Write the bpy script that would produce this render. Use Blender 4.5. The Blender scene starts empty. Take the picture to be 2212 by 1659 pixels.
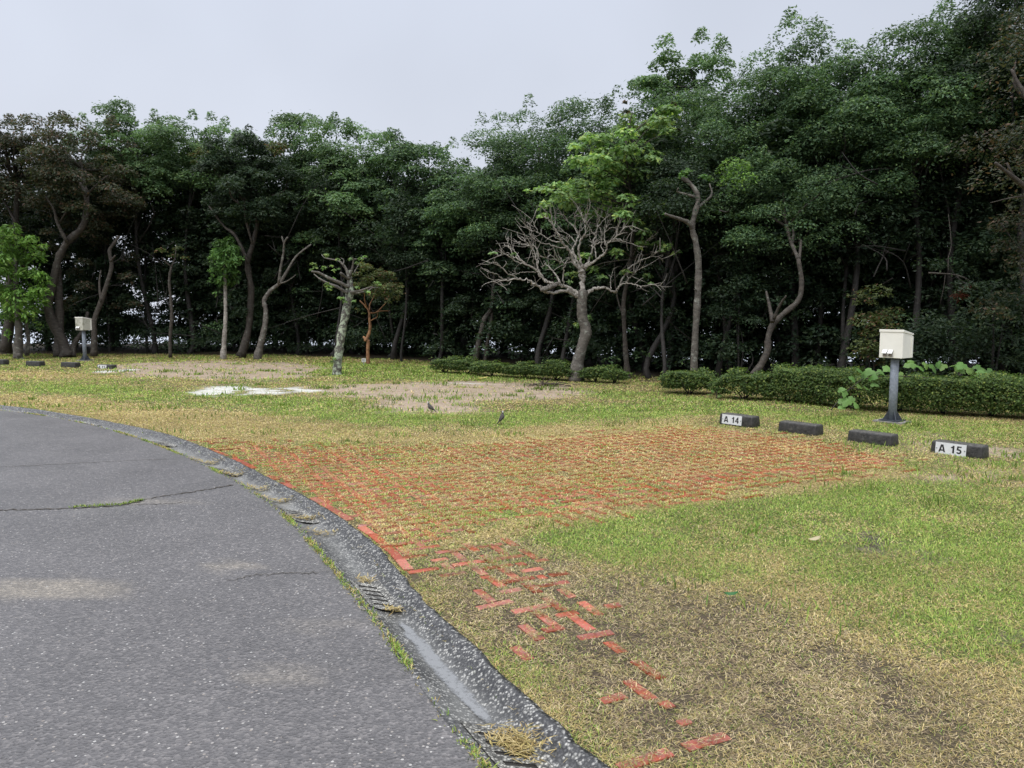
import bpy, bmesh, math, random
import numpy as np
from mathutils import Vector, Matrix

sc = bpy.context.scene
C = sc.collection
R = math.radians

# ------------------------------------------------------------------ camera, world, sun, exposure
FPX, PW, PH, HOR, EYE = 1725.0, 2212.0, 1659.0, 661.0, 1.6
PITCH = math.atan((PH / 2 - HOR) / FPX)
cam_d = bpy.data.cameras.new('camera')
cam = bpy.data.objects.new('camera', cam_d)
C.objects.link(cam)
cam.location = (0, 0, EYE)
cam.rotation_euler = (R(90) - PITCH, 0, 0)
cam_d.sensor_width = 36
cam_d.lens = 36 * FPX / PW
cam_d.clip_start = 0.05
cam_d.clip_end = 9000
sc.camera = cam

world = bpy.data.worlds.new('World')
sc.world = world
world.use_nodes = True
wn, wl = world.node_tree.nodes, world.node_tree.links
wn.clear()
w_out = wn.new('ShaderNodeOutputWorld')
sky = wn.new('ShaderNodeTexSky')
sky.sky_type = 'NISHITA'
sky.sun_disc = False
sky.sun_elevation = R(58)
sky.sun_rotation = R(215)
sky.air_density = 2.0
sky.dust_density = 6.0
bg1 = wn.new('ShaderNodeBackground')
bg1.inputs['Strength'].default_value = 0.1
wl.new(sky.outputs[0], bg1.inputs['Color'])
# overcast cloud deck: pale at the horizon, brighter towards the zenith
tc = wn.new('ShaderNodeTexCoord')
sep = wn.new('ShaderNodeSeparateXYZ')
wl.new(tc.outputs['Generated'], sep.inputs[0])
ramp = wn.new('ShaderNodeValToRGB')
cr = ramp.color_ramp
cr.elements[0].position = 0.0
cr.elements[0].color = (0.71, 0.745, 0.835, 1)
cr.elements[1].position = 1.0
cr.elements[1].color = (1.0, 1.0, 1.0, 1)
for p, c in ((0.12, (0.66, 0.70, 0.80, 1)), (0.38, (0.61, 0.655, 0.765, 1)), (0.62, (0.72, 0.76, 0.86, 1))):
    e = cr.elements.new(p)
    e.color = c
wl.new(sep.outputs['Z'], ramp.inputs[0])
gain = wn.new('ShaderNodeMapRange')
gain.inputs['From Min'].default_value = 0.4
gain.inputs['From Max'].default_value = 0.9
gain.inputs['To Min'].default_value = 1.0
gain.inputs['To Max'].default_value = 3.0
wl.new(sep.outputs['Z'], gain.inputs['Value'])
cn = wn.new('ShaderNodeTexNoise')
cn.inputs['Scale'].default_value = 1.6
cn.inputs['Detail'].default_value = 4
wl.new(tc.outputs['Generated'], cn.inputs['Vector'])
cmr = wn.new('ShaderNodeMapRange')
cmr.inputs['From Min'].default_value = 0.3
cmr.inputs['From Max'].default_value = 0.7
cmr.inputs['To Min'].default_value = 0.87
cmr.inputs['To Max'].default_value = 1.07
wl.new(cn.outputs['Fac'], cmr.inputs['Value'])
gm = wn.new('ShaderNodeMath')
gm.operation = 'MULTIPLY'
wl.new(gain.outputs[0], gm.inputs[0])
lr = wn.new('ShaderNodeMapRange')      # the cloud deck is thinner, so paler, to the left
lr.inputs['From Min'].default_value = -0.6
lr.inputs['From Max'].default_value = 0.5
lr.inputs['To Min'].default_value = 1.10
lr.inputs['To Max'].default_value = 0.94
wl.new(sep.outputs['X'], lr.inputs['Value'])
gm0 = wn.new('ShaderNodeMath')
gm0.operation = 'MULTIPLY'
wl.new(cmr.outputs[0], gm0.inputs[0])
wl.new(lr.outputs[0], gm0.inputs[1])
wl.new(gm0.outputs[0], gm.inputs[1])
bg2 = wn.new('ShaderNodeBackground')
wl.new(ramp.outputs[0], bg2.inputs['Color'])
wl.new(gm.outputs[0], bg2.inputs['Strength'])
mx = wn.new('ShaderNodeMixShader')
mx.inputs[0].default_value = 0.92
wl.new(bg1.outputs[0], mx.inputs[1])
wl.new(bg2.outputs[0], mx.inputs[2])
wl.new(mx.outputs[0], w_out.inputs['Surface'])

sun_d = bpy.data.lights.new('sun', 'SUN')
sun_d.energy = 1.4
sun_d.angle = R(35)
sun_d.color = (1.0, 0.97, 0.92)
sun = bpy.data.objects.new('sun', sun_d)
C.objects.link(sun)
sun.rotation_euler = (R(32), 0, R(-35))
sc.view_settings.view_transform = 'Standard'
sc.view_settings.look = 'None'
sc.view_settings.exposure = 0.12
sc.view_settings.gamma = 1.0
sc.cycles.max_bounces = 5
sc.cycles.diffuse_bounces = 3
sc.cycles.glossy_bounces = 2
sc.cycles.transmission_bounces = 3
sc.cycles.use_denoising = True

# ------------------------------------------------------------------ pixel -> world helpers (2212 x 1659 frame)
def ray(px, py):
    dx = (px - PW / 2) / FPX
    dy = (PH / 2 - py) / FPX
    return np.array([dx, math.cos(PITCH) + dy * math.sin(PITCH), -math.sin(PITCH) + dy * math.cos(PITCH)])

def G(px, py, z=0.0):
    d = ray(px, py)
    t = (z - EYE) / d[2]
    return np.array([d[0] * t, d[1] * t, z])

def P(px, py, Y):
    d = ray(px, py)
    t = Y / d[1]
    return np.array([d[0] * t, Y, EYE + d[2] * t])

# ------------------------------------------------------------------ noise
def _hash(ix, iy, seed):
    h = (ix * 374761393 + iy * 668265263 + seed * 982451653) & 0x7fffffff
    h = ((h ^ (h >> 13)) * 1274126177) & 0x7fffffff
    return ((h ^ (h >> 16)) & 0xffff) / 65535.0

def vnoise(x, y, scale=1.0, seed=0):
    x = np.asarray(x, float) * scale
    y = np.asarray(y, float) * scale
    ix = np.floor(x).astype(np.int64)
    iy = np.floor(y).astype(np.int64)
    fx, fy = x - ix, y - iy
    fx = fx * fx * (3 - 2 * fx)
    fy = fy * fy * (3 - 2 * fy)
    a = _hash(ix, iy, seed); b = _hash(ix + 1, iy, seed)
    c = _hash(ix, iy + 1, seed); d = _hash(ix + 1, iy + 1, seed)
    return (a * (1 - fx) + b * fx) * (1 - fy) + (c * (1 - fx) + d * fx) * fy

def fbm(x, y, scale, seed=0, oct=3):
    s, a, t = 0, 1.0, 0
    for o in range(oct):
        s = s + a * vnoise(x, y, scale * 2 ** o, seed + o * 17)
        t += a
        a *= 0.5
    return s / t

def sstep(a, b, x):
    t = np.clip((x - a) / (b - a), 0, 1)
    return t * t * (3 - 2 * t)

# ------------------------------------------------------------------ materials
def new_mat(name):
    m = bpy.data.materials.new(name)
    m.use_nodes = True
    n, l = m.node_tree.nodes, m.node_tree.links
    b = n['Principled BSDF']
    return m, n, l, b

def noise_node(n, l, vec, scale, detail=4, rough=0.6):
    t = n.new('ShaderNodeTexNoise')
    t.inputs['Scale'].default_value = scale
    t.inputs['Detail'].default_value = detail
    t.inputs['Roughness'].default_value = rough
    if vec is not None:
        l.new(vec, t.inputs['Vector'])
    return t

def ramp_node(n, l, fac, stops):
    r = n.new('ShaderNodeValToRGB')
    e = r.color_ramp.elements
    e[0].position, e[0].color = stops[0][0], (*stops[0][1], 1)
    e[1].position, e[1].color = stops[-1][0], (*stops[-1][1], 1)
    for p, c in stops[1:-1]:
        k = e.new(p)
        k.color = (*c, 1)
    l.new(fac, r.inputs[0])
    return r

def mix_col(n, l, fac, a, b, mode='MIX'):
    m = n.new('ShaderNodeMix')
    m.data_type = 'RGBA'
    m.blend_type = mode
    for s, v in ((m.inputs[0], fac), (m.inputs[6], a), (m.inputs[7], b)):
        if isinstance(v, (int, float)):
            s.default_value = v
        elif isinstance(v, tuple):
            s.default_value = (*v, 1)
        else:
            l.new(v, s)
    return m.outputs[2]

def bump_node(n, l, b, h, strength, dist=0.01):
    k = n.new('ShaderNodeBump')
    k.inputs['Strength'].default_value = strength
    k.inputs['Distance'].default_value = dist
    l.new(h, k.inputs['Height'])
    l.new(k.outputs[0], b.inputs['Normal'])

def obj_vec(n, geo=False):
    if geo:
        return n.new('ShaderNodeNewGeometry').outputs['Position']
    return n.new('ShaderNodeTexCoord').outputs['Object']

def plain_mat(name, col, rough=0.5, metal=0.0, var=0.12, scale=18, bump=0.0, dirt=None):
    m, n, l, b = new_mat(name)
    v = obj_vec(n)
    t = noise_node(n, l, v, scale, 5)
    lo = tuple(c * (1 - var) for c in col)
    hi = tuple(min(1, c * (1 + var)) for c in col)
    r = ramp_node(n, l, t.outputs['Fac'], [(0.3, lo), (0.7, hi)])
    out = r.outputs[0]
    if dirt:
        t2 = noise_node(n, l, v, dirt[1], 6, 0.7)
        r2 = ramp_node(n, l, t2.outputs['Fac'], [(dirt[2], (0, 0, 0)), (dirt[3], (1, 1, 1))])
        out = mix_col(n, l, r2.outputs[0], out, dirt[0])
    l.new(out, b.inputs['Base Color'])
    b.inputs['Roughness'].default_value = rough
    b.inputs['Metallic'].default_value = metal
    if bump:
        bump_node(n, l, b, t.outputs['Fac'], bump)
    return m

def bark_mat(name, dark, light, patch=None, scale=9.0, bands=2.2, patch_lo=0.52, patch_hi=0.62):
    m, n, l, b = new_mat(name)
    v = obj_vec(n)
    mp = n.new('ShaderNodeMapping')
    mp.inputs['Scale'].default_value = (1, 1, bands)
    l.new(v, mp.inputs['Vector'])
    t = noise_node(n, l, mp.outputs[0], scale, 8, 0.7)
    r = ramp_node(n, l, t.outputs['Fac'], [(0.35, dark), (0.66, light)])
    out = r.outputs[0]
    if patch:
        t2 = noise_node(n, l, v, scale * 1.3, 5, 0.65)
        r2 = ramp_node(n, l, t2.outputs['Fac'], [(patch_lo, (0, 0, 0)), (patch_hi, (1, 1, 1))])
        out = mix_col(n, l, r2.outputs[0], out, patch)
    l.new(out, b.inputs['Base Color'])
    b.inputs['Roughness'].default_value = 0.75
    t3 = noise_node(n, l, mp.outputs[0], scale * 3, 5, 0.7)
    bump_node(n, l, b, t3.outputs['Fac'], 0.7, 0.02)
    return m

def leaf_mat(name, rough=0.48, trans=0.38, spec=0.28):
    m, n, l, b = new_mat(name)
    a = n.new('ShaderNodeAttribute')
    a.attribute_name = 'col'
    l.new(a.outputs['Color'], b.inputs['Base Color'])
    b.inputs['Roughness'].default_value = rough
    b.inputs['Specular IOR Level'].default_value = spec
    tr = n.new('ShaderNodeBsdfTranslucent')
    tc_ = mix_col(n, l, 0.7, a.outputs['Color'], (1.15, 1.25, 0.55), 'MULTIPLY')
    l.new(tc_, tr.inputs['Color'])
    ms = n.new('ShaderNodeMixShader')
    ms.inputs[0].default_value = trans
    l.new(b.outputs[0], ms.inputs[1])
    l.new(tr.outputs[0], ms.inputs[2])
    l.new(ms.outputs[0], n['Material Output'].inputs['Surface'])
    return m

M = {}
M['leaf'] = leaf_mat('leaf')
M['grass'] = leaf_mat('grass_blade', 0.7, 0.25, 0.1)
M['bark_dark'] = bark_mat('dark_bark', (0.010, 0.009, 0.008), (0.030, 0.025, 0.022), (0.05, 0.047, 0.042), 9, 1.2, 0.6, 0.72)
M['bark_brown'] = bark_mat('brown_bark', (0.022, 0.018, 0.014), (0.072, 0.058, 0.046), (0.12, 0.12, 0.10), 8, 3.0, 0.56, 0.7)
M['bark_grey'] = bark_mat('grey_bark', (0.045, 0.038, 0.032), (0.145, 0.13, 0.11), (0.25, 0.255, 0.22), 7, 2.6, 0.55, 0.68)
M['bark_lichen'] = bark_mat('lichened_bark', (0.045, 0.04, 0.035), (0.15, 0.14, 0.12), (0.36, 0.41, 0.30), 9, 1.6, 0.47, 0.56)
M['bark_pale'] = bark_mat('pale_dead_wood', (0.12, 0.105, 0.09), (0.42, 0.39, 0.345), (0.50, 0.50, 0.45), 10, 1.4, 0.6, 0.75)
M['bark_orange'] = bark_mat('orange_peeling_bark', (0.12, 0.055, 0.025), (0.36, 0.185, 0.085), None, 10, 1.0)

# ground: real soil / gravel colour per vertex, broken up with noise
m, n, l, b = new_mat('lawn_soil')
a = n.new('ShaderNodeAttribute'); a.attribute_name = 'col'
v = obj_vec(n, True)
t = noise_node(n, l, v, 26, 8, 0.75)
r = ramp_node(n, l, t.outputs['Fac'], [(0.28, (0.5, 0.48, 0.45)), (0.5, (0.95, 0.95, 0.95)), (0.72, (1.4, 1.38, 1.3))])
o1 = mix_col(n, l, 1.0, a.outputs['Color'], r.outputs[0], 'MULTIPLY')
t2 = noise_node(n, l, v, 5, 6, 0.7)
r2 = ramp_node(n, l, t2.outputs['Fac'], [(0.3, (0.72, 0.72, 0.70)), (0.7, (1.2, 1.2, 1.2))])
o2 = mix_col(n, l, 1.0, o1, r2.outputs[0], 'MULTIPLY')
l.new(o2, b.inputs['Base Color'])
b.inputs['Roughness'].default_value = 0.85
b.inputs['Specular IOR Level'].default_value = 0.15
bump_node(n, l, b, t.outputs['Fac'], 0.6, 0.03)
M['soil'] = m

# asphalt: old wet tarmac with pale worn stones
m, n, l, b = new_mat('asphalt')
v = obj_vec(n, True)
a = n.new('ShaderNodeAttribute'); a.attribute_name = 'col'
vo = n.new('ShaderNodeTexVoronoi'); vo.inputs['Scale'].default_value = 75
l.new(v, vo.inputs['Vector'])
ramp_s = n.new('ShaderNodeSeparateColor'); l.new(vo.outputs['Color'], ramp_s.inputs[0])
r = ramp_node(n, l, ramp_s.outputs[0], [(0.0, (0.66, 0.66, 0.67)), (0.5, (0.88, 0.88, 0.89)), (0.8, (1.1, 1.09, 1.08)), (0.93, (1.4, 1.38, 1.36))])
vo2 = n.new('ShaderNodeTexVoronoi'); vo2.inputs['Scale'].default_value = 62
l.new(v, vo2.inputs['Vector'])
s2 = n.new('ShaderNodeSeparateColor'); l.new(vo2.outputs['Color'], s2.inputs[0])
gt = n.new('ShaderNodeMath'); gt.operation = 'GREATER_THAN'; gt.inputs[1].default_value = 0.91
l.new(s2.outputs[0], gt.inputs[0])
lt = n.new('ShaderNodeMath'); lt.operation = 'LESS_THAN'; lt.inputs[1].default_value = 0.34
l.new(vo2.outputs['Distance'], lt.inputs[0])
ml = n.new('ShaderNodeMath'); ml.operation = 'MULTIPLY'
l.new(gt.outputs[0], ml.inputs[0]); l.new(lt.outputs[0], ml.inputs[1])
o1 = mix_col(n, l, 1.0, a.outputs['Color'], r.outputs[0], 'MULTIPLY')
stone = mix_col(n, l, s2.outputs[1], (0.36, 0.355, 0.345), (0.20, 0.172, 0.15))
o2 = mix_col(n, l, ml.outputs[0], o1, stone)
t = noise_node(n, l, v, 1.3, 5, 0.6)
r2 = ramp_node(n, l, t.outputs['Fac'], [(0.3, (0.86, 0.86, 0.86)), (0.7, (1.12, 1.12, 1.12))])
o3 = mix_col(n, l, 1.0, o2, r2.outputs[0], 'MULTIPLY')
l.new(o3, b.inputs['Base Color'])
rr = n.new('ShaderNodeMapRange'); rr.inputs['To Min'].default_value = 0.34; rr.inputs['To Max'].default_value = 0.52
l.new(t.outputs['Fac'], rr.inputs['Value']); l.new(rr.outputs[0], b.inputs['Roughness'])
bump_node(n, l, b, vo.outputs['Distance'], 0.55, 0.006)
M['asphalt'] = m

def aggregate_mat(name, dark, mid, pale, thr, scale=75, rough=0.4, attr=True):
    m, n, l, b = new_mat(name)
    v = obj_vec(n, True)
    vo = n.new('ShaderNodeTexVoronoi'); vo.inputs['Scale'].default_value = scale
    l.new(v, vo.inputs['Vector'])
    s = n.new('ShaderNodeSeparateColor'); l.new(vo.outputs['Color'], s.inputs[0])
    r = ramp_node(n, l, s.outputs[0], [(0, dark), (thr, mid), (min(thr + 0.12, 0.97), pale), (1.0, tuple(min(1, c * 1.2) for c in pale))])
    edge = ramp_node(n, l, vo.outputs['Distance'], [(0.28, (1, 1, 1)), (0.62, (0.3, 0.3, 0.3))])
    out = mix_col(n, l, 1.0, r.outputs[0], edge.outputs[0], 'MULTIPLY')
    if attr:
        a = n.new('ShaderNodeAttribute'); a.attribute_name = 'col'
        out = mix_col(n, l, a.outputs['Alpha'], out, a.outputs['Color'])
    t = noise_node(n, l, v, 6, 5, 0.65)
    r2 = ramp_node(n, l, t.outputs['Fac'], [(0.3, (0.6, 0.6, 0.6)), (0.7, (1.15, 1.15, 1.15))])
    out = mix_col(n, l, 1.0, out, r2.outputs[0], 'MULTIPLY')
    l.new(out, b.inputs['Base Color'])
    b.inputs['Roughness'].default_value = rough
    bump_node(n, l, b, vo.outputs['Distance'], -0.8, 0.008)
    return m

M['gutter'] = aggregate_mat('exposed_aggregate', (0.03, 0.03, 0.032), (0.10, 0.10, 0.10), (0.36, 0.355, 0.335), 0.66, 92, 0.4)
M['cover'] = aggregate_mat('pale_aggregate', (0.08, 0.078, 0.07), (0.20, 0.195, 0.18), (0.42, 0.41, 0.37), 0.5, 90, 0.55, False)

# brick: wet red paving bricks
m, n, l, b = new_mat('wet_red_brick')
v = obj_vec(n, True)
a = n.new('ShaderNodeAttribute'); a.attribute_name = 'col'
t = noise_node(n, l, v, 40, 6, 0.7)
r = ramp_node(n, l, t.outputs['Fac'], [(0.3, (0.75, 0.72, 0.7)), (0.7, (1.2, 1.2, 1.2))])
l.new(mix_col(n, l, 1.0, a.outputs['Color'], r.outputs[0], 'MULTIPLY'), b.inputs['Base Color'])
b.inputs['Roughness'].default_value = 0.4
b.inputs['Specular IOR Level'].default_value = 0.5
b.inputs['Coat Weight'].default_value = 0.8
b.inputs['Coat Roughness'].default_value = 0.12
bump_node(n, l, b, t.outputs['Fac'], 0.35, 0.004)
M['brick'] = m

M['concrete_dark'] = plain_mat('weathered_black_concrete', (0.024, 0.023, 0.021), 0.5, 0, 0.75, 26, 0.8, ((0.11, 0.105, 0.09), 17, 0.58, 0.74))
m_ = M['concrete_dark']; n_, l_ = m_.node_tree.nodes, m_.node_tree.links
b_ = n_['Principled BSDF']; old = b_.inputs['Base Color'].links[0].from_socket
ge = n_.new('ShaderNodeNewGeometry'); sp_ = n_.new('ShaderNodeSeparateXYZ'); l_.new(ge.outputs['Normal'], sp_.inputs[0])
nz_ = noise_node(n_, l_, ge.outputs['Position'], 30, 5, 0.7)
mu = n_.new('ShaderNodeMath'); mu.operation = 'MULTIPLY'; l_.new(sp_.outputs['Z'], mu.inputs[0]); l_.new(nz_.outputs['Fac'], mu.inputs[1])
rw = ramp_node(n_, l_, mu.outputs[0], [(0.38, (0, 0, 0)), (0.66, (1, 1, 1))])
l_.new(mix_col(n_, l_, rw.outputs[0], old, (0.12, 0.115, 0.10)), b_.inputs['Base Color'])   # upward faces mixed paler, broken up by noise
M['concrete_pad'] = plain_mat('grey_concrete', (0.22, 0.21, 0.19), 0.8, 0, 0.3, 25, 0.4)
M['plate'] = plain_mat('white_plate', (0.60, 0.61, 0.62), 0.4, 0, 0.06, 30)
M['black_paint'] = plain_mat('black_lettering', (0.012, 0.012, 0.013), 0.5, 0, 0.1)
M['cream_paint'] = plain_mat('cream_painted_steel', (0.78, 0.765, 0.70), 0.35, 0, 0.04, 6, 0.0, ((0.42, 0.41, 0.33), 7, 0.64, 0.85))
M['cream_stained'] = plain_mat('stained_cream_steel', (0.52, 0.51, 0.44), 0.45, 0, 0.10, 9, 0.0, ((0.24, 0.24, 0.17), 9, 0.48, 0.66))
M['galvanised'] = plain_mat('galvanised_steel', (0.21, 0.235, 0.275), 0.5, 0.12, 0.25, 28, 0.1, ((0.34, 0.36, 0.39), 20, 0.6, 0.7))
M['dark_steel'] = plain_mat('dark_steel', (0.05, 0.058, 0.07), 0.5, 0.3, 0.3, 20)
M['socket_grey'] = plain_mat('grey_socket_plastic', (0.46, 0.45, 0.42), 0.4, 0, 0.1, 40)
M['socket_dark'] = plain_mat('socket_brown', (0.17, 0.14, 0.11), 0.6, 0, 0.3, 60)
M['white_gloss'] = plain_mat('white_hood', (0.78, 0.78, 0.77), 0.3, 0, 0.03, 20)
M['slot_black'] = plain_mat('slot_shade', (0.014, 0.012, 0.010), 0.9, 0, 0.4, 60, 0.5)
M['crack_dirt'] = plain_mat('crack_soil', (0.05, 0.043, 0.034), 0.9, 0, 0.4, 50, 0.5)
M['stick'] = plain_mat('dead_wood', (0.055, 0.042, 0.03), 0.8, 0, 0.4, 30)
M['bird'] = leaf_mat('feathers', 0.6, 0.0, 0.3)
M['sign_white'] = plain_mat('sign_white', (0.6, 0.6, 0.58), 0.5)
m, n, l, b = new_mat('pale_sheet'); b.inputs['Base Color'].default_value = (0.42, 0.46, 0.52, 1); b.inputs['Roughness'].default_value = 0.4
t = noise_node(n, l, obj_vec(n, True), 0.02, 3); bump_node(n, l, b, t.outputs['Fac'], 0.1, 1.0); M['pale_sheet'] = m
m, n, l, b = new_mat('puddle_water'); b.inputs['Base Color'].default_value = (0.20, 0.205, 0.21, 1); b.inputs['Roughness'].default_value = 0.2
t = noise_node(n, l, obj_vec(n, True), 70, 3); bump_node(n, l, b, t.outputs['Fac'], 0.12, 0.003)
a = n.new('ShaderNodeAttribute'); a.attribute_name = 'col'
t = noise_node(n, l, obj_vec(n, True), 45, 5, 0.7)
mu = n.new('ShaderNodeMath'); mu.operation = 'MULTIPLY'; l.new(a.outputs['Alpha'], mu.inputs[0]); l.new(t.outputs['Fac'], mu.inputs[1])
rw = ramp_node(n, l, mu.outputs[0], [(0.12, (0, 0, 0)), (0.42, (0.92, 0.92, 0.92))])
tp = n.new('ShaderNodeBsdfTransparent'); ms = n.new('ShaderNodeMixShader')
l.new(rw.outputs[0], ms.inputs[0]); l.new(tp.outputs[0], ms.inputs[1]); l.new(b.outputs[0], ms.inputs[2])
l.new(ms.outputs[0], n['Material Output'].inputs['Surface']); M['puddle'] = m

# ------------------------------------------------------------------ mesh helpers
def np_mesh(name, V, F, col=None, smooth=False):
    V = np.ascontiguousarray(V, dtype=np.float32)
    F = np.ascontiguousarray(F, dtype=np.int32)
    k = F.shape[1]
    me = bpy.data.meshes.new(name)
    me.vertices.add(len(V))
    me.vertices.foreach_set('co', V.ravel())
    me.loops.add(F.size)
    me.loops.foreach_set('vertex_index', F.ravel())
    me.polygons.add(len(F))
    me.polygons.foreach_set('loop_start', np.arange(0, F.size, k, dtype=np.int32))
    me.update(calc_edges=True)
    me.polygons.foreach_set('use_smooth', np.full(len(F), bool(smooth)))
    if col is not None:
        if col.shape[1] == 3:
            col = np.c_[col, np.ones(len(col))]
        at = me.attributes.new('col', 'FLOAT_COLOR', 'POINT')
        at.data.foreach_set('color', np.ascontiguousarray(col, dtype=np.float32).ravel())
    return me

def link(name, me, mat, parent=None, loc=None):
    o = bpy.data.objects.new(name, me)
    C.objects.link(o)
    if mat is not None:
        me.materials.append(mat)
    if parent is not None:
        o.parent = parent
    if loc is not None:
        o.location = loc
    return o

def tag(o, label, cat, group=None, kind=None):
    if label: o['label'] = label
    if cat: o['category'] = cat
    if group: o['group'] = group
    if kind: o['kind'] = kind
    return o

def thing(name, label, cat, loc=(0, 0, 0), rotz=0.0, group=None):
    o = bpy.data.objects.new(name, None)
    C.objects.link(o)
    o.empty_display_size = 0.2
    o.location = [float(q) for q in loc]
    o.rotation_euler = (0, 0, rotz)
    return tag(o, label, cat, group)

def struct(name, me, mat, label=None):
    o = link(name, me, mat)
    o['kind'] = 'structure'
    if label: o['label'] = label
    return o

class MB:
    """collects quads, then links them as one mesh object"""
    def __init__(s):
        s.V, s.F, s.K, s.n = [], [], [], 0
    def add(s, V, F, col=None):
        V = np.asarray(V, float)
        s.V.append(V); s.F.append(np.asarray(F, int) + s.n); s.n += len(V)
        s.K.append(np.ones((len(V), 3)) * 0.5 if col is None else np.broadcast_to(np.asarray(col, float), (len(V), 3)))
    def box(s, lo, hi, Mx=None):
        x0, y0, z0 = lo; x1, y1, z1 = hi
        V = np.array([(x0, y0, z0), (x1, y0, z0), (x1, y1, z0), (x0, y1, z0), (x0, y0, z1), (x1, y0, z1), (x1, y1, z1), (x0, y1, z1)], float)
        if Mx is not None:
            V = np.array([Mx @ Vector(p) for p in V])
        s.add(V, [(0, 3, 2, 1), (4, 5, 6, 7), (0, 1, 5, 4), (1, 2, 6, 5), (2, 3, 7, 6), (3, 0, 4, 7)])
    def tube(s, pts, rad, n=8, sub=3, seed=0, rough=0.0, closed=True):
        pts = np.asarray(pts, float)
        rad = np.asarray(rad, float) * np.ones(len(pts))
        if sub > 1 and len(pts) > 2:
            pts, rad = catmull(pts, rad, sub)
        m_ = len(pts)
        T = np.gradient(pts, axis=0)
        T /= np.linalg.norm(T, axis=1)[:, None] + 1e-9
        ref = np.array([0.3, 1.0, 0.2]) if abs(T[0][2]) > 0.7 else np.array([0.1, 0.2, 1.0])
        u = np.cross(T[0], ref); u /= np.linalg.norm(u)
        ang = np.linspace(0, 2 * np.pi, n, endpoint=False)
        rng = np.random.default_rng(seed)
        V = []
        for i in range(m_):
            u = u - T[i] * np.dot(u, T[i]); u /= np.linalg.norm(u) + 1e-9
            w = np.cross(T[i], u)
            rr = rad[i] * (1 + rough * rng.normal(size=n))
            rr = rr * (1 + rough * 1.6 * rng.normal())
            V.append(pts[i] + (np.cos(ang) * rr)[:, None] * u + (np.sin(ang) * rr)[:, None] * w)
        if closed:
            V.insert(0, np.repeat(pts[:1], n, 0)); V.append(np.repeat(pts[-1:] + T[-1] * rad[-1] * 0.5, n, 0))
        V = np.concatenate(V)
        m2 = len(V) // n
        i, j = np.meshgrid(np.arange(m2 - 1), np.arange(n), indexing='ij')
        j2 = (j + 1) % n
        F = np.stack([i * n + j, i * n + j2, (i + 1) * n + j2, (i + 1) * n + j], -1).reshape(-1, 4)
        s.add(V, F)
    def build(s, name, mat, parent=None, smooth=False, origin=None, col=False):
        V = np.concatenate(s.V); F = np.concatenate(s.F)
        if origin is not None:
            V = V - np.asarray(origin)
        me = np_mesh(name, V, F, np.concatenate(s.K) if col else None, smooth)
        return link(name, me, mat, parent)

def catmull(p, r, sub):
    q = np.vstack([2 * p[0] - p[1], p, 2 * p[-1] - p[-2]])
    rq = np.r_[r[0], r, r[-1]]
    out, ro = [], []
    for i in range(1, len(q) - 2):
        for k in range(sub):
            t = k / sub
            a = 0.5 * (2 * q[i] + (q[i + 1] - q[i - 1]) * t + (2 * q[i - 1] - 5 * q[i] + 4 * q[i + 1] - q[i + 2]) * t * t
                       + (-q[i - 1] + 3 * q[i] - 3 * q[i + 1] + q[i + 2]) * t ** 3)
            out.append(a); ro.append(rq[i] * (1 - t) + rq[i + 1] * t)
    out.append(q[-2]); ro.append(rq[-2])
    return np.array(out), np.array(ro)

def bevel_mesh(name, build, width, seg=2):
    bm = bmesh.new()
    build(bm)
    bmesh.ops.bevel(bm, geom=list(bm.edges), offset=width, segments=seg, profile=0.5, affect='EDGES')
    bmesh.ops.recalc_face_normals(bm, faces=bm.faces)
    me = bpy.data.meshes.new(name)
    bm.to_mesh(me); bm.free()
    for p in me.polygons: p.use_smooth = False
    return me

def hexa(bm, pts):
    vs = [bm.verts.new(p) for p in pts]
    for f in ((0, 3, 2, 1), (4, 5, 6, 7), (0, 1, 5, 4), (1, 2, 6, 5), (2, 3, 7, 6), (3, 0, 4, 7)):
        bm.faces.new([vs[i] for i in f])

# ------------------------------------------------------------------ the curved gutter line
OUT_PX = [(0, 879), (120, 895), (250, 918), (350, 940), (420, 964), (500, 998), (570, 1034), (640, 1070), (700, 1106), (770, 1152), (820, 1197), (862, 1250), (905, 1300), (965, 1360), (1030, 1422), (1105, 1492), (1200, 1582), (1290, 1662)]
IN_PX = [(0, 887), (130, 905), (240, 930), (330, 959), (400, 988), (470, 1021), (530, 1055), (590, 1096), (640, 1143), (690, 1199), (745, 1266), (805, 1340), (850, 1402), (902, 1480), (965, 1564), (1040, 1659)]
def curve(px, near, far):
    p = [G(*q)[:2] for q in px]
    p = np.array(far + p + near)
    p3, _ = catmull(np.c_[p, np.zeros(len(p))], np.zeros(len(p)), 8)
    o = np.argsort(p3[:, 1])
    return p3[o, 1], p3[o, 0]
oy, ox = curve(OUT_PX, [(0.95, 1.4), (1.6, 0.0), (4.0, -6.0), (7.0, -15.0)], [(-30, 17.6), (-18, 16.5), (-12.5, 14.8)])
iy, ix_ = curve(IN_PX, [(0.53, 1.4), (1.18, 0.0), (3.58, -6.0), (6.58, -15.0)], [(-30, 17.25), (-18, 16.1), (-12.5, 14.45)])
def smooth1(y, x):
    yy = np.linspace(y.min(), y.max(), 1200)
    xx = np.interp(yy, y, x)
    k = np.ones(17) / 17
    xs = np.convolve(np.pad(xx, 8, mode='edge'), k, 'valid')
    return yy, xs
oy, ox = smooth1(oy, ox)
iy, ix_ = smooth1(iy, ix_)
def xout(y): return np.interp(y, oy, ox)
def xin(y): return np.interp(y, iy, ix_)

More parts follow.
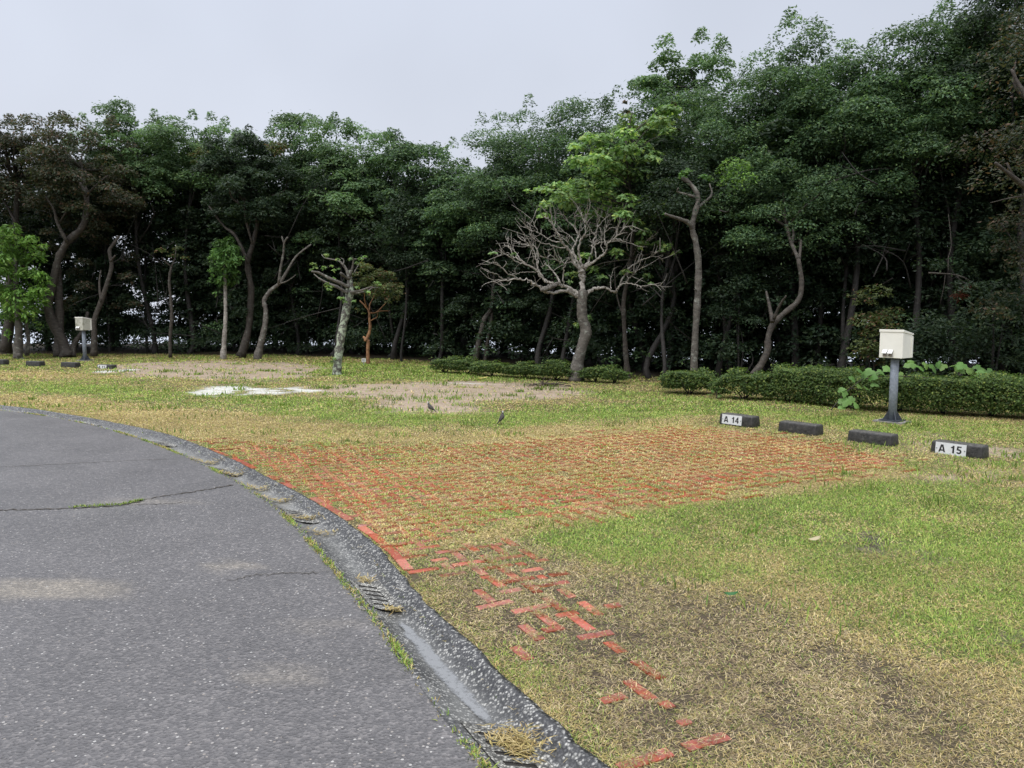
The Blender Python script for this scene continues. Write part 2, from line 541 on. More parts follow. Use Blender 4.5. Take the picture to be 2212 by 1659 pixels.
# ------------------------------------------------------------------ ground cover masks (world coordinates)
def poly(pts): return np.array([G(*q)[:2] for q in pts])
def sdpoly(x, y, pl):
    d = np.full(x.shape, 1e9); inside = np.zeros(x.shape, bool)
    n_ = len(pl)
    for i in range(n_):
        a, b_ = pl[i], pl[(i + 1) % n_]
        e = b_ - a
        wx, wy = x - a[0], y - a[1]
        t_ = np.clip((wx * e[0] + wy * e[1]) / (e @ e + 1e-12), 0, 1)
        d = np.minimum(d, np.hypot(wx - t_ * e[0], wy - t_ * e[1]))
        c = ((a[1] <= y) & (b_[1] > y)) | ((b_[1] <= y) & (a[1] > y))
        xi = a[0] + (y - a[1]) / (e[1] + 1e-12) * e[0]
        inside ^= c & (x < xi)
    return np.where(inside, -d, d)
def soft(x, y, pl, w, amp, scale, seed):
    s = -sdpoly(x, y, pl) + amp * (fbm(x, y, scale, seed) - 0.5) * 2
    return sstep(-w, w, s)

GREEN = [poly(q) for q in (
    [(0, 825), (200, 832), (400, 848), (600, 857), (760, 866), (900, 893), (1100, 890), (1300, 866), (1500, 878), (1700, 902), (1550, 893), (1300, 902), (1100, 925), (850, 916), (600, 902), (350, 872), (150, 852), (0, 846)],
    [(1130, 1152), (1350, 1107), (1700, 1064), (1960, 1036), (2212, 1060), (2420, 1100), (2420, 1560), (2150, 1430), (1900, 1335), (1600, 1240), (1350, 1225), (1200, 1190)],
    [(1250, 838), (1450, 850), (1700, 890), (2250, 918), (2250, 965), (1900, 935), (1600, 893), (1350, 878)],
    [(680, 783), (900, 790), (1050, 812), (1200, 828), (1000, 822), (820, 818), (700, 810)])]
STRAW = [poly(q) for q in (
    [(-100, 850), (0, 850), (300, 872), (600, 905), (800, 925), (1000, 936), (1200, 915), (1500, 905), (1560, 925), (1700, 960), (1800, 985), (1500, 962), (1200, 958), (900, 962), (480, 957), (300, 925), (0, 876), (-100, 865)],
    [(950, 1180), (1100, 1125), (1400, 1085), (1700, 1050), (1950, 1012), (1960, 1032), (1700, 1064), (1400, 1102), (1150, 1152)],
    [(-100, 805), (0, 803), (200, 808), (350, 815), (200, 822), (0, 818), (-100, 815)])]
BROWN = poly([(880, 1200), (1150, 1180), (1350, 1235), (1700, 1300), (1950, 1400), (2212, 1540), (2212, 1700), (1330, 1700), (1200, 1560), (1000, 1380)])
DIRT = [poly(q) for q in (
    [(190, 794), (300, 783), (470, 779), (620, 782), (715, 796), (670, 814), (520, 823), (370, 818), (240, 808)],
    [(670, 840), (850, 824), (1000, 819), (1170, 828), (1290, 845), (1220, 860), (1070, 868), (980, 890), (870, 888), (780, 866), (690, 854)],
    [(1930, 1022), (2050, 1012), (2240, 1010), (2260, 1050), (2100, 1052), (1980, 1045)],
    [(1825, 1160), (1890, 1150), (1940, 1172), (1900, 1196), (1840, 1186)],
    [(1972, 1192), (2030, 1186), (2060, 1206), (1995, 1212)],
    [(1900, 952), (2000, 945), (2090, 962), (2190, 970), (2180, 985), (2000, 975)],
    [(2170, 1375), (2260, 1365), (2260, 1410), (2190, 1400)])]
DARKSPOT = [3, 4, 6]
GRAVEL = [poly(q) for q in (
    [(412, 848), (470, 827), (500, 828), (555, 838), (640, 838), (680, 845), (600, 850), (480, 852)],
    [(215, 803), (290, 797), (300, 800), (230, 807)],
    [(920, 828), (990, 826), (1050, 829), (980, 831)])]
PAVE = poly([(470, 952), (700, 965), (1000, 962), (1300, 940), (1520, 925), (1700, 945), (1960, 1000), (1700, 1042), (1450, 1077), (1250, 1102), (1080, 1122), (960, 1165), (900, 1205), (840, 1215), (640, 1075)])
BARE = [poly(q) for q in ([(1150, 1112), (1000, 1078), (1300, 1045), (1600, 1010), (1800, 985), (1960, 1000), (1700, 1042), (1450, 1077), (1250, 1102)],
                          [(480, 958), (800, 985), (1000, 1050), (860, 1110), (760, 1120), (640, 1072), (560, 1025)])]
PAVE2 = poly([(885, 1205), (985, 1180), (1075, 1172), (1130, 1195), (1215, 1265), (1300, 1330), (1335, 1378), (1245, 1385), (1150, 1345), (1060, 1280), (940, 1240)])

def masks(x, y):
    g = np.max([soft(x, y, p, 0.35 if i != 1 else 0.25, 0.35, 0.9, 3 + i) for i, p in enumerate(GREEN)], axis=0)
    s = np.max([soft(x, y, p, 0.35 if i != 1 else 0.10, 0.35 if i != 1 else 0.10, 0.9, 23 + i) for i, p in enumerate(STRAW)], axis=0)
    br = soft(x, y, BROWN, 0.3, 0.4, 1.2, 31)
    d = np.zeros(x.shape); dk = np.zeros(x.shape)
    for i, p in enumerate(DIRT):
        q = soft(x, y, p, 0.10 if i in DARKSPOT else 0.35, 0.08 if i in DARKSPOT else 0.55, 1.5 if i not in DARKSPOT else 5, 41 + i)
        d = np.maximum(d, q)
        if i in DARKSPOT: dk = np.maximum(dk, q)
    w = np.max([soft(x, y, p, 0.10, 0.6, 2.0, 61 + i) for i, p in enumerate(GRAVEL)], axis=0) * sstep(0.30, 0.44, fbm(x, y, 2.6, 69))
    pv = soft(x, y, PAVE, 0.25, 0.25, 1.0, 71)
    return g, s, br, d, dk, w, pv

# ------------------------------------------------------------------ ground, road, gutter
def wood_front(x):
    return np.interp(x, [-40, -14, -8, -3.6, 0.5, 3.0, 6.0, 12, 40], [27, 25, 24.6, 22.6, 19.5, 16.6, 14.6, 13.4, 13])
def ground_z(x, y):
    back = y - wood_front(x) - 9.0
    z = -np.clip(back, 0, None) * 0.45
    z = np.maximum(z, -60)
    lump = (fbm(x, y, 0.7, 5) - 0.5) * 0.05 + (fbm(x, y, 4.0, 9, 2) - 0.5) * 0.004
    return z + lump * sstep(0.0, 0.6, x - xout(y))

def ground_colour(x, y):
    g, s, br, d, dk, w, pv = masks(x, y)
    base = np.array([0.12, 0.105, 0.055])
    c = np.ones(x.shape + (3,)) * base
    def mixc(c, m_, col): return c * (1 - m_[..., None]) + np.array(col) * m_[..., None]
    c = mixc(c, g, (0.10, 0.115, 0.04))
    c = mixc(c, s, (0.24, 0.19, 0.085))
    c = mixc(c, br, (0.085, 0.068, 0.048))
    c = mixc(c, d, (0.33, 0.262, 0.205))
    c = mixc(c, dk, (0.075, 0.064, 0.055))
    c = mixc(c, w * 0.95, (0.55, 0.555, 0.53))
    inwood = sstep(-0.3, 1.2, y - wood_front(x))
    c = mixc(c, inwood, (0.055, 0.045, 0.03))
    return c

ys = np.unique(np.r_[-400, -120, -50, np.arange(-15, 1.0, 0.6), np.arange(1.0, 27, 0.12), np.arange(27, 60, 1.0), 75, 100, 140, 200, 300, 500, 900, 1600, 3000])
us = np.unique(np.r_[-3000, -900, -300, -120, -60, -31, -15, -6, -2, -0.05, 0.0, np.arange(0.1, 48, 0.13), np.arange(48, 80, 2.0), 100, 140, 200, 350, 600, 1200, 3000])
YY, UU = np.meshgrid(ys, us, indexing='ij')
XX = xout(YY) + UU
ZZ = ground_z(XX, YY)
ZZ = np.where(UU < 0, -0.16 + np.minimum(ZZ, 0) * 0, ZZ)
ZZ = np.where((UU < 0) & (YY > 27), np.maximum(-np.clip(YY - 36, 0, None) * 0.45, -60) - 0.16, ZZ)
GV = np.stack([XX, YY, ZZ], -1).reshape(-1, 3)
nu = len(us)
i, j = np.meshgrid(np.arange(len(ys) - 1), np.arange(nu - 1), indexing='ij')
GF = np.stack([i * nu + j, i * nu + j + 1, (i + 1) * nu + j + 1, (i + 1) * nu + j], -1).reshape(-1, 4)
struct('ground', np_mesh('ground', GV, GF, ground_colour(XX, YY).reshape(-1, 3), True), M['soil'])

# added pale sheet below the hilltop, so gaps low in the wood read bright
V = np.array([(-6000, 40, -42), (6000, 40, -42), (6000, 7000, -42), (-6000, 7000, -42)], float)
struct('pale_sheet', np_mesh('pale_sheet', V, np.array([[0, 1, 2, 3]])), M['pale_sheet'])

# road sheet
rys = np.unique(np.r_[np.arange(-15, 1, 0.5), np.arange(1, 17.2, 0.1)])
ru = np.unique(np.r_[np.arange(0, 9, 0.12), np.arange(9, 30, 1.0), 60, 200])
YY, UU = np.meshgrid(rys, ru, indexing='ij')
XX = xin(YY) - UU + 0.015
ZZ = 0.004 + (fbm(XX, YY, 0.8, 77) - 0.5) * 0.02 * sstep(0, 0.5, UU)
col = np.ones(XX.shape + (3,)) * np.array([0.100, 0.0955, 0.0965])
for (px, py, rx, ry, st) in ((60, 1275, 0.62, 0.20, 0.75), (500, 1222, 0.20, 0.10, 0.55), (300, 1085, 0.5, 0.12, 0.35), (610, 1460, 0.22, 0.10, 0.35), (700, 1350, 0.3, 0.1, 0.2)):
    g0 = G(px, py)
    dd = np.sqrt(((XX - g0[0]) / rx) ** 2 + ((YY - g0[1]) / ry) ** 2) + (fbm(XX, YY, 5, 91) - 0.5) * 0.8
    k = sstep(1.15, 0.6, dd) * st
    col = col * (1 - k[..., None]) + np.array([0.225, 0.20, 0.165]) * k[..., None]
V = np.stack([XX, YY, ZZ], -1).reshape(-1, 3)
nu = len(ru)
i, j = np.meshgrid(np.arange(len(rys) - 1), np.arange(nu - 1), indexing='ij')
F = np.stack([i * nu + j, (i + 1) * nu + j, (i + 1) * nu + j + 1, i * nu + j + 1], -1).reshape(-1, 4)
struct('road', np_mesh('road', V, F, col.reshape(-1, 3), True), M['asphalt'])

# dished gutter with a raised outer lip
PROF = [(-0.02, -0.14), (0.0, 0.006), (0.10, 0.0), (0.22, -0.016), (0.36, -0.034), (0.50, -0.040), (0.62, -0.034), (0.74, -0.012), (0.86, 0.016), (0.96, 0.032), (1.03, 0.030), (1.05, -0.10)]
gys = np.unique(np.r_[np.arange(-15, 1, 0.5), np.arange(1, 17.2, 0.07)])
rows = []; cols = []
for (t_, z_) in PROF:
    x_ = xin(gys) * (1 - t_) + xout(gys) * t_
    jag = (fbm(gys, gys * 0 + 3, 12, 5) - 0.5) * 0.04 * (1 if t_ > 0.9 else 0)
    rows.append(np.stack([x_ + jag, gys, z_ + (vnoise(gys, x_, 9, 8) - 0.5) * 0.004], -1))
    # pale worn cement film in the bed of the channel (alpha = how much covers the stones)
    film = np.clip(1 - abs(t_ - 0.45) / 0.33, 0, 1) * (0.25 + 0.65 * fbm(gys, gys * 0 + t_ * 2, 1.7, 12) + 0.3 * sstep(4.5, 7, gys)) * 0.9
    silt = np.clip(1 - abs(t_ - 0.2) / 0.3, 0, 1) * sstep(0.5, 0.75, fbm(gys, gys * 0 + t_, 2.2, 18)) * 0.55
    al = np.clip(np.maximum(film, silt), 0, 0.85)
    cols.append(np.c_[np.ones((len(gys), 1)) * np.array([[0.23, 0.23, 0.22]]), al])
V = np.stack(rows, 1).reshape(-1, 3)
CC = np.stack(cols, 1).reshape(-1, 4)
nu = len(PROF)
i, j = np.meshgrid(np.arange(len(gys) - 1), np.arange(nu - 1), indexing='ij')
F = np.stack([i * nu + j, i * nu + j + 1, (i + 1) * nu + j + 1, (i + 1) * nu + j], -1).reshape(-1, 4)
struct('gutter', np_mesh('gutter', V, F, CC, True), M['gutter'])
PT = np.array([p[0] for p in PROF[1:-1]]); PZ = np.array([p[1] for p in PROF[1:-1]])
def gutter_pt(y, t_, dz=0.0):
    return np.array([xin(y) * (1 - t_) + xout(y) * t_, y, np.interp(t_, PT, PZ) + dz])

# puddle lying in the bed of the gutter
def puddle(y0, y1, tc_, hw, dz, seed):
    n_ = 160
    yy = np.linspace(y0, y1, n_)
    f = np.sin(np.pi * np.arange(n_) / (n_ - 1)) ** 0.5
    w1 = hw * f * (0.45 + 1.1 * fbm(yy, yy * 0, 11, seed, 4)); w2 = hw * f * (0.45 + 1.1 * fbm(yy, yy * 0 + 7, 11, seed + 1, 4))
    c_ = tc_ + 0.10 * (fbm(yy, yy * 0 + 5, 2, seed) - 0.5)
    zc = np.interp(tc_, PT, PZ) + dz
    V, K = [], []
    for k in range(n_):
        for q, al in ((-1.0, 0.0), (-0.55, 0.75), (0.0, 1.0), (0.55, 0.75), (1.0, 0.0)):
            t_ = c_[k] + q * (w1[k] if q < 0 else w2[k])
            V.append((xin(yy[k]) * (1 - t_) + xout(yy[k]) * t_, yy[k], zc)); K.append((1, 1, 1, al * min(1.0, 3.5 * f[k] ** 2)))
    F = [(5 * k + q, 5 * k + q + 1, 5 * k + q + 6, 5 * k + q + 5) for k in range(n_ - 1) for q in range(4)]
    return np_mesh('puddle', np.array(V), np.array(F), np.array(K), True)
struct('puddle', puddle(2.95, 4.05, 0.49, 0.16, 0.0085, 3), M['puddle'])

# cracks in the road, filled with dark soil
def crack(pts, w_, seed):
    p = np.array([G(*q) for q in pts])
    p, _ = catmull(p, np.zeros(len(p)), 14)
    rng = np.random.default_rng(seed)
    L = []
    for k, q in enumerate(p):
        d = (p[min(k + 1, len(p) - 1)] - p[max(k - 1, 0)])[:2]
        d /= np.linalg.norm(d) + 1e-9
        nn = np.array([-d[1], d[0]])
        off = nn * rng.normal() * 0.012
        ww = w_ * rng.uniform(0.3, 1.3)
        z_ = 0.0085 + (fbm(np.array([q[0]]), np.array([q[1]]), 0.8, 77)[0] - 0.5) * 0.02
        L += [(*(q[:2] + off - nn * ww), z_), (*(q[:2] + off + nn * ww), z_)]
    F = [(2 * k, 2 * k + 1, 2 * k + 3, 2 * k + 2) for k in range(len(p) - 1)]
    return np_mesh('road_crack', np.array(L), np.array(F))
CRACK1 = [(-60, 1107), (0, 1103), (130, 1099), (260, 1092), (335, 1076), (420, 1063), (505, 1049)]
struct('road_crack', crack(CRACK1, 0.011, 1), M['crack_dirt'])
struct('road_crack', crack([(260, 1092), (350, 1090), (395, 1086)], 0.005, 2), M['crack_dirt'])
struct('road_crack', crack([(490, 1256), (560, 1243), (640, 1240), (745, 1236)], 0.0045, 3), M['crack_dirt'])
struct('road_crack', crack([(0, 1010), (120, 1004), (250, 998), (360, 994)], 0.005, 4), M['crack_dirt'])

# ------------------------------------------------------------------ brick paving
BA = R(26.0)
bu = np.array([math.cos(BA), math.sin(BA)]); bv = np.array([math.sin(BA), -math.cos(BA)])
BO = G(985, 1240)[:2]
BP, BL, BW = 0.142, 0.224, 0.060
def brick_uv(x, y):
    dx, dy = x - BO[0], y - BO[1]
    return dx * bu[0] + dy * bu[1], dx * bv[0] + dy * bv[1]
rng = np.random.default_rng(11)
bricks = []
for a_ in range(-60, 110):
    for c_ in range(-90, 60):
        # pinwheel bond: a brick centred on every node, turned by turns, with a square of turf between
        u, v = a_ * BP, c_ * BP
        if (a_ + c_) % 2 == 0: bricks.append((u - BL / 2, u + BL / 2, v - BW / 2, v + BW / 2))
        else: bricks.append((u - BW / 2, u + BW / 2, v - BL / 2, v + BL / 2))
bricks = np.array(bricks)
bc = BO + ((bricks[:, 0] + bricks[:, 1]) / 2)[:, None] * bu + ((bricks[:, 2] + bricks[:, 3]) / 2)[:, None] * bv
sd1 = sdpoly(bc[:, 0], bc[:, 1], PAVE); sd2 = sdpoly(bc[:, 0], bc[:, 1], PAVE2)
nz = fbm(bc[:, 0], bc[:, 1], 1.2, 15)
offr = bc[:, 0] - xout(bc[:, 1])
prob = np.where(sd1 < 0, 0.93, np.where(sd1 < 0.3, 0.35, 0.0))
prob = np.maximum(prob, np.where(sd2 < 0, 0.92, np.where(sd2 < 0.15, 0.3, 0.0)))
for q in ((1395, 1440), (1340, 1495), (1375, 1480), (1455, 1520), (1475, 1548), (1140, 1418), (935, 1290), (1400, 1642), (1540, 1585)):
    g0 = G(*q)[:2]
    prob = np.maximum(prob, np.where(np.hypot(*(bc - g0).T) < 0.075, 1.0, 0))
keep = (rng.random(len(bricks)) < prob) & (offr > 0.16)
bricks, bc = bricks[keep], bc[keep]
brick_node = np.c_[(bricks[:, 0] + bricks[:, 1]) / 2 / BP, (bricks[:, 2] + bricks[:, 3]) / 2 / BP]
nb = len(bricks)
gap = 0.003
broken = sdpoly(bc[:, 0], bc[:, 1], PAVE) > 0.05      # outside the bay only broken or half buried pieces show
hor = (bricks[:, 1] - bricks[:, 0]) > (bricks[:, 3] - bricks[:, 2])
fr0, fr1 = rng.uniform(0, 0.5, nb) * broken, rng.uniform(0, 0.4, nb) * broken
full = rng.random(nb) < 0.6
fr0[full] = 0; fr1[full] *= 0.3
ln_ = np.where(hor, bricks[:, 1] - bricks[:, 0], bricks[:, 3] - bricks[:, 2])
bricks = bricks.copy()
bricks[hor, 0] += (fr0 * ln_)[hor]; bricks[hor, 1] -= (fr1 * ln_)[hor]
bricks[~hor, 2] += (fr0 * ln_)[~hor]; bricks[~hor, 3] -= (fr1 * ln_)[~hor]
u0, u1, v0, v1 = (bricks[:, 0] + gap, bricks[:, 1] - gap, bricks[:, 2] + gap, bricks[:, 3] - gap)
cut = rng.random(nb)
tilt = rng.normal(size=(nb, 4)) * 0.0014
lift = np.abs(rng.normal(size=nb)) * 0.003
corner = []
for (uu, vv, k) in ((u0, v0, 0), (u1, v0, 1), (u1, v1, 2), (u0, v1, 3)):
    xy = BO + uu[:, None] * bu + vv[:, None] * bv
    corner.append((xy, ground_z(xy[:, 0], xy[:, 1]) + 0.002 + lift + tilt[:, k]))
V = np.zeros((nb, 8, 3))
for k, (xy, z_) in enumerate(corner):
    V[:, k, :2] = xy; V[:, k, 2] = z_ - 0.05
    V[:, k + 4, :2] = xy; V[:, k + 4, 2] = z_
base = np.arange(nb)[:, None] * 8
F = np.concatenate([base + np.array(f) for f in ((7, 6, 5, 4), (1, 0, 4, 5), (2, 1, 5, 6), (3, 2, 6, 7), (0, 3, 7, 4))])
EV, EF = [], []
ye = 3.0
while ye < 9.4:
    dx = (float(xout(ye + 0.05)) - float(xout(ye - 0.05))) / 0.1
    tl = math.hypot(dx, 1.0)
    tx, ty = dx / tl, 1 / tl
    y1_ = ye + 0.212 * ty
    in_ = (4.55 < ye < 8.9 and rng.random() < 0.72) or (ye < 4.55 and rng.random() < 0.16)
    if in_:
        cx_, cy_ = float(xout(ye + 0.106 * ty)) + 0.095, ye + 0.106 * ty
        for q, (s_, w_, z_) in enumerate([(-1, -1, -.05), (1, -1, -.05), (1, 1, -.05), (-1, 1, -.05), (-1, -1, 0), (1, -1, 0), (1, 1, 0), (-1, 1, 0)]):
            px_ = cx_ + s_ * 0.104 * tx + w_ * 0.031 * ty; py_ = cy_ + s_ * 0.104 * ty - w_ * 0.031 * tx
            EV.append((px_, py_, float(ground_z(np.array([px_]), np.array([py_]))[0]) + 0.007 + z_ + rng.normal() * 0.0015))
    ye = y1_
ne = len(EV) // 8
V = np.concatenate([V.reshape(-1, 3), np.array(EV)]).reshape(-1, 8, 3)
base = np.arange(nb + ne)[:, None] * 8
F = np.concatenate([base + np.array(f) for f in ((4, 5, 6, 7), (0, 1, 5, 4), (1, 2, 6, 5), (2, 3, 7, 6), (3, 0, 4, 7))])
nbt = nb + ne
bcol = np.array([0.35, 0.060, 0.024]) * (0.8 + 0.45 * rng.random((nbt, 1))) + rng.random((nbt, 1)) ** 3 * np.array([0.10, 0.09, 0.08])
struct('brick_paving', np_mesh('brick_paving', V.reshape(-1, 3), F, np.repeat(bcol, 8, 0)), M['brick'])
brick_keys = {}
def on_brick(x, y):
    """True where a point lies on a laid brick"""
    u, v = brick_uv(x, y)
    res = np.zeros(x.shape, bool)
    ku = np.round(brick_node[:, 0]).astype(int)
    kv = np.round(brick_node[:, 1]).astype(int)
    grid = {}
    A = np.full((900, 900), -1, int)
    A[np.clip(ku + 450, 0, 899), np.clip(kv + 450, 0, 899)] = np.arange(nb)
    pu = np.round(u / BP).astype(int); pv_ = np.round(v / BP).astype(int)
    for du in (-1, 0, 1):
        for dv in (-1, 0, 1):
            idx = A[np.clip(pu + du + 450, 0, 899), np.clip(pv_ + dv + 450, 0, 899)]
            ok = idx >= 0
            bb = bricks[np.maximum(idx, 0)]
            res |= ok & (u > bb[:, 0]) & (u < bb[:, 1]) & (v > bb[:, 2]) & (v < bb[:, 3])
    return res

# ------------------------------------------------------------------ grass: real blades, denser near by
PAL_STRAW = np.array([(0.48, 0.375, 0.17), (0.60, 0.49, 0.26), (0.38, 0.285, 0.13), (0.46, 0.38, 0.15)])
PAL_GREEN = np.array([(0.21, 0.32, 0.065), (0.29, 0.39, 0.085), (0.155, 0.26, 0.06), (0.37, 0.42, 0.12)])
PAL_BROWN = np.array([(0.35, 0.27, 0.17), (0.21, 0.16, 0.11), (0.54, 0.45, 0.29), (0.25, 0.24, 0.09)])
def blades(x, y, z, L, W, tilt, col, rng, bend=0.5):
    n_ = len(x)
    az = rng.random(n_) * 2 * np.pi
    hx, hy = np.cos(az), np.sin(az)
    sx, sy = -hy, hx
    c1, s1 = np.cos(tilt), np.sin(tilt)
    t2 = np.minimum(tilt + bend * rng.random(n_), 1.62)
    c2, s2 = np.cos(t2), np.sin(t2)
    b0 = np.stack([x, y, z], -1)
    m_ = b0 + np.stack([hx * s1, hy * s1, c1], -1) * (L * 0.5)[:, None]
    e_ = m_ + np.stack([hx * s2, hy * s2, np.maximum(c2, -0.02)], -1) * (L * 0.5)[:, None]
    sv = np.stack([sx, sy, np.zeros(n_)], -1) * (W / 2)[:, None]
    V = np.stack([b0 - sv * 0.8, b0 + sv * 0.8, m_ + sv, e_, m_ - sv], 1)
    k = np.arange(n_)[:, None] * 5
    F = np.concatenate([k + np.array([0, 1, 2, 4])])
    T = np.concatenate([k + np.array([4, 2, 3])])
    return V.reshape(-1, 3), F, T, np.repeat(col, 5, 0)
def grass_points(rng, ylo, yhi, xlo, xhi, dens):
    n_ = int((yhi - ylo) * (xhi - xlo) * dens)
    y = rng.uniform(ylo, yhi, n_); x = rng.uniform(xlo, xhi, n_)
    return x, y
GB = [[], [], [], []]
vcount = 0
def push(V, F, T, K):
    global vcount
    GB[0].append(V); GB[1].append(F + vcount); GB[2].append(T + vcount); GB[3].append(K)
    vcount += len(V)
rng = np.random.default_rng(5)
for (ylo, yhi, dens, W, Lm) in ((1.9, 3.4, 36000, 0.0025, 0.024), (3.4, 5.2, 24000, 0.0031, 0.024), (5.2, 8.0, 12500, 0.0045, 0.026), (8.0, 12.0, 5600, 0.007, 0.029), (12.0, 17.0, 2100, 0.012, 0.034), (17.0, 26.5, 900, 0.020, 0.04)):
    half = 0.66 * yhi + 4.5
    x, y = grass_points(rng, ylo, yhi, -half, half, dens)
    k = (x > xout(y) - 0.02 + rng.normal(size=len(x)) * 0.03) & (y < wood_front(x) + 1.5) & ((np.abs(x) < 0.66 * y + 0.9) | ((np.abs(x) < 0.66 * y + 4.5) & (rng.random(len(x)) < 0.45)))
    x, y = x[k], y[k]
    g, s, br, d, dk, w, pv = masks(x, y)
    fine = fbm(x, y, 3.0, 101); big = fbm(x, y, 0.6, 103)
    clump = fbm(x, y, 7.0, 107, 2)
    den = 0.95 - 0.25 * sstep(0.5, 0.7, clump)
    den *= 1 - 0.62 * br * sstep(0.48, 0.70, fbm(x, y, 5.5, 102))
    den *= 1 - 0.94 * d * (1 - 0.5 * sstep(0.62, 0.75, fine))
    den *= 1 - 0.93 * w
    ob = on_brick(x, y)
    bare = np.maximum(soft(x, y, BARE[0], 0.3, 0.3, 1.0, 73), soft(x, y, BARE[1], 0.3, 0.3, 1.0, 74))
    frag = np.maximum(sstep(0.44, 0.60, fbm(x, y, 9.0, 78, 2)), 0.8 * sstep(3.75, 3.2, y))
    cover = np.where(y > 5.3, np.clip((0.98 - 0.62 * bare) * (0.66 + 0.6 * fbm(x, y, 1.7, 76)), 0, 0.95), 0.10 + 0.80 * frag)
    den = np.where(ob, den * cover, den)
    den = np.where((x < xout(y) + 0.135) & (y > 4.5) & (y < 8.9) & (x > xout(y) + 0.05), den * (0.10 + 0.5 * sstep(0.45, 0.6, fbm(x, y, 3.0, 79))), den)
    den *= np.where((pv > 0.5), 0.95, 1.0)
    k = rng.random(len(x)) < den
    x, y, g, s, br, d, pv, fine, big, clump, ob = (q[k] for q in (x, y, g, s, br, d, pv, fine, big, clump, ob))
    n_ = len(x)
    pg = np.clip(0.36 + 0.30 * g - 0.33 * s - 0.32 * br + (fine - 0.5) * 0.8 + (big - 0.5) * 0.7 + (clump - 0.5) * 0.5 - 0.15 * pv, 0.06, 0.88)
    isg = rng.random(n_) < pg
    ci = rng.integers(0, 4, n_)
    col = np.where(isg[:, None], PAL_GREEN[ci], PAL_STRAW[ci])
    isb = (~isg) & (rng.random(n_) < 0.22 + 0.65 * br)
    col = np.where(isb[:, None], PAL_BROWN[ci], col)
    col = col * rng.uniform(0.72, 1.3, (n_, 1)) * (0.80 + 0.42 * fbm(x, y, 2.2, 111))[:, None]
    tilt = np.where(isg, rng.uniform(0.5, 1.35, n_), rng.uniform(1.0, 1.53, n_))
    edgewood = sstep(-1.6, 0.2, y - wood_front(x))
    L = Lm * rng.uniform(0.5, 1.5, n_) * (1 + 0.15 * (isg & (g > 0.5))) * (1 + 0.9 * edgewood * rng.random(n_)) * (1 + 0.8 * (d > 0.4))
    z = ground_z(x, y) + np.where(isg, 0.0, rng.random(n_) * 0.010) + np.where(ob, 0.014, 0)
    V, F, T, K = blades(x, y, z - 0.003, L, W * rng.uniform(0.6, 1.3, n_), tilt, col, rng)
    push(V, F, T, K)
# taller tufts scattered over bare soil and lawn
for q in range(620):
    y0 = rng.uniform(4, 20); x0 = rng.uniform(-0.66 * y0, 0.66 * y0)
    if x0 < xout(y0) + 0.1: continue
    g, s, br, d, dk, w, pv = masks(np.array([x0]), np.array([y0]))
    if d[0] < 0.3 and rng.random() > 0.30: continue
    if pv[0] > 0.4: continue
    n_ = 30
    sp = rng.uniform(0.04, 0.16)
    x = x0 + rng.normal(size=n_) * sp * 1.6; y = y0 + rng.normal(size=n_) * sp
    col = PAL_GREEN[rng.integers(0, 3, n_)] * rng.uniform(0.55, 0.95) * np.ones((n_, 1))
    V, F, T, K = blades(x, y, ground_z(x, y), rng.uniform(0.04, 0.10, n_), np.full(n_, 0.004 + 0.0008 * y0), rng.uniform(0.1, 0.9, n_), col, rng)
    push(V, F, T, K)
# fringe of weeds between road and gutter, and in the long crack
fr_y = rng.uniform(1.9, 13, 16000)
kk = rng.random(len(fr_y)) < np.clip((fbm(fr_y, fr_y * 0, 3.4, 201) - 0.47) * 3.0, 0.05, 0.8) * np.where(fr_y < 6, 1, 0.8)
fr_y = fr_y[kk]
n_ = len(fr_y)
x = xin(fr_y) + rng.normal(size=n_) * 0.013 + 0.012
col = np.where((rng.random(n_) < np.clip(fbm(fr_y, fr_y * 0 + 9, 3.0, 203) * 1.1, 0, 1))[:, None], PAL_GREEN[rng.integers(0, 4, n_)], PAL_STRAW[rng.integers(0, 4, n_)]) * rng.uniform(0.7, 1.1, (n_, 1))
push(*blades(x, fr_y, np.full(n_, 0.002), rng.uniform(0.010, 0.034, n_), np.full(n_, 0.0036) * (1 + 0.12 * fr_y), rng.uniform(0.3, 1.4, n_), col, rng))
cp = np.array([G(*q)[:2] for q in CRACK1])
tt = rng.uniform(0, len(cp) - 1, 1500)
ii = np.minimum(tt.astype(int), len(cp) - 2)
q = cp[ii] + (cp[ii + 1] - cp[ii]) * (tt - ii)[:, None] + rng.normal(size=(1500, 2)) * 0.012
kk = (fbm(q[:, 0], q[:, 1], 2.2, 207) > 0.60)
q = q[kk]; n_ = len(q)
push(*blades(q[:, 0], q[:, 1], np.full(n_, 0.008), rng.uniform(0.010, 0.03, n_), np.full(n_, 0.006), rng.uniform(0.3, 1.3, n_), PAL_GREEN[rng.integers(0, 4, n_)] * 0.8, rng))
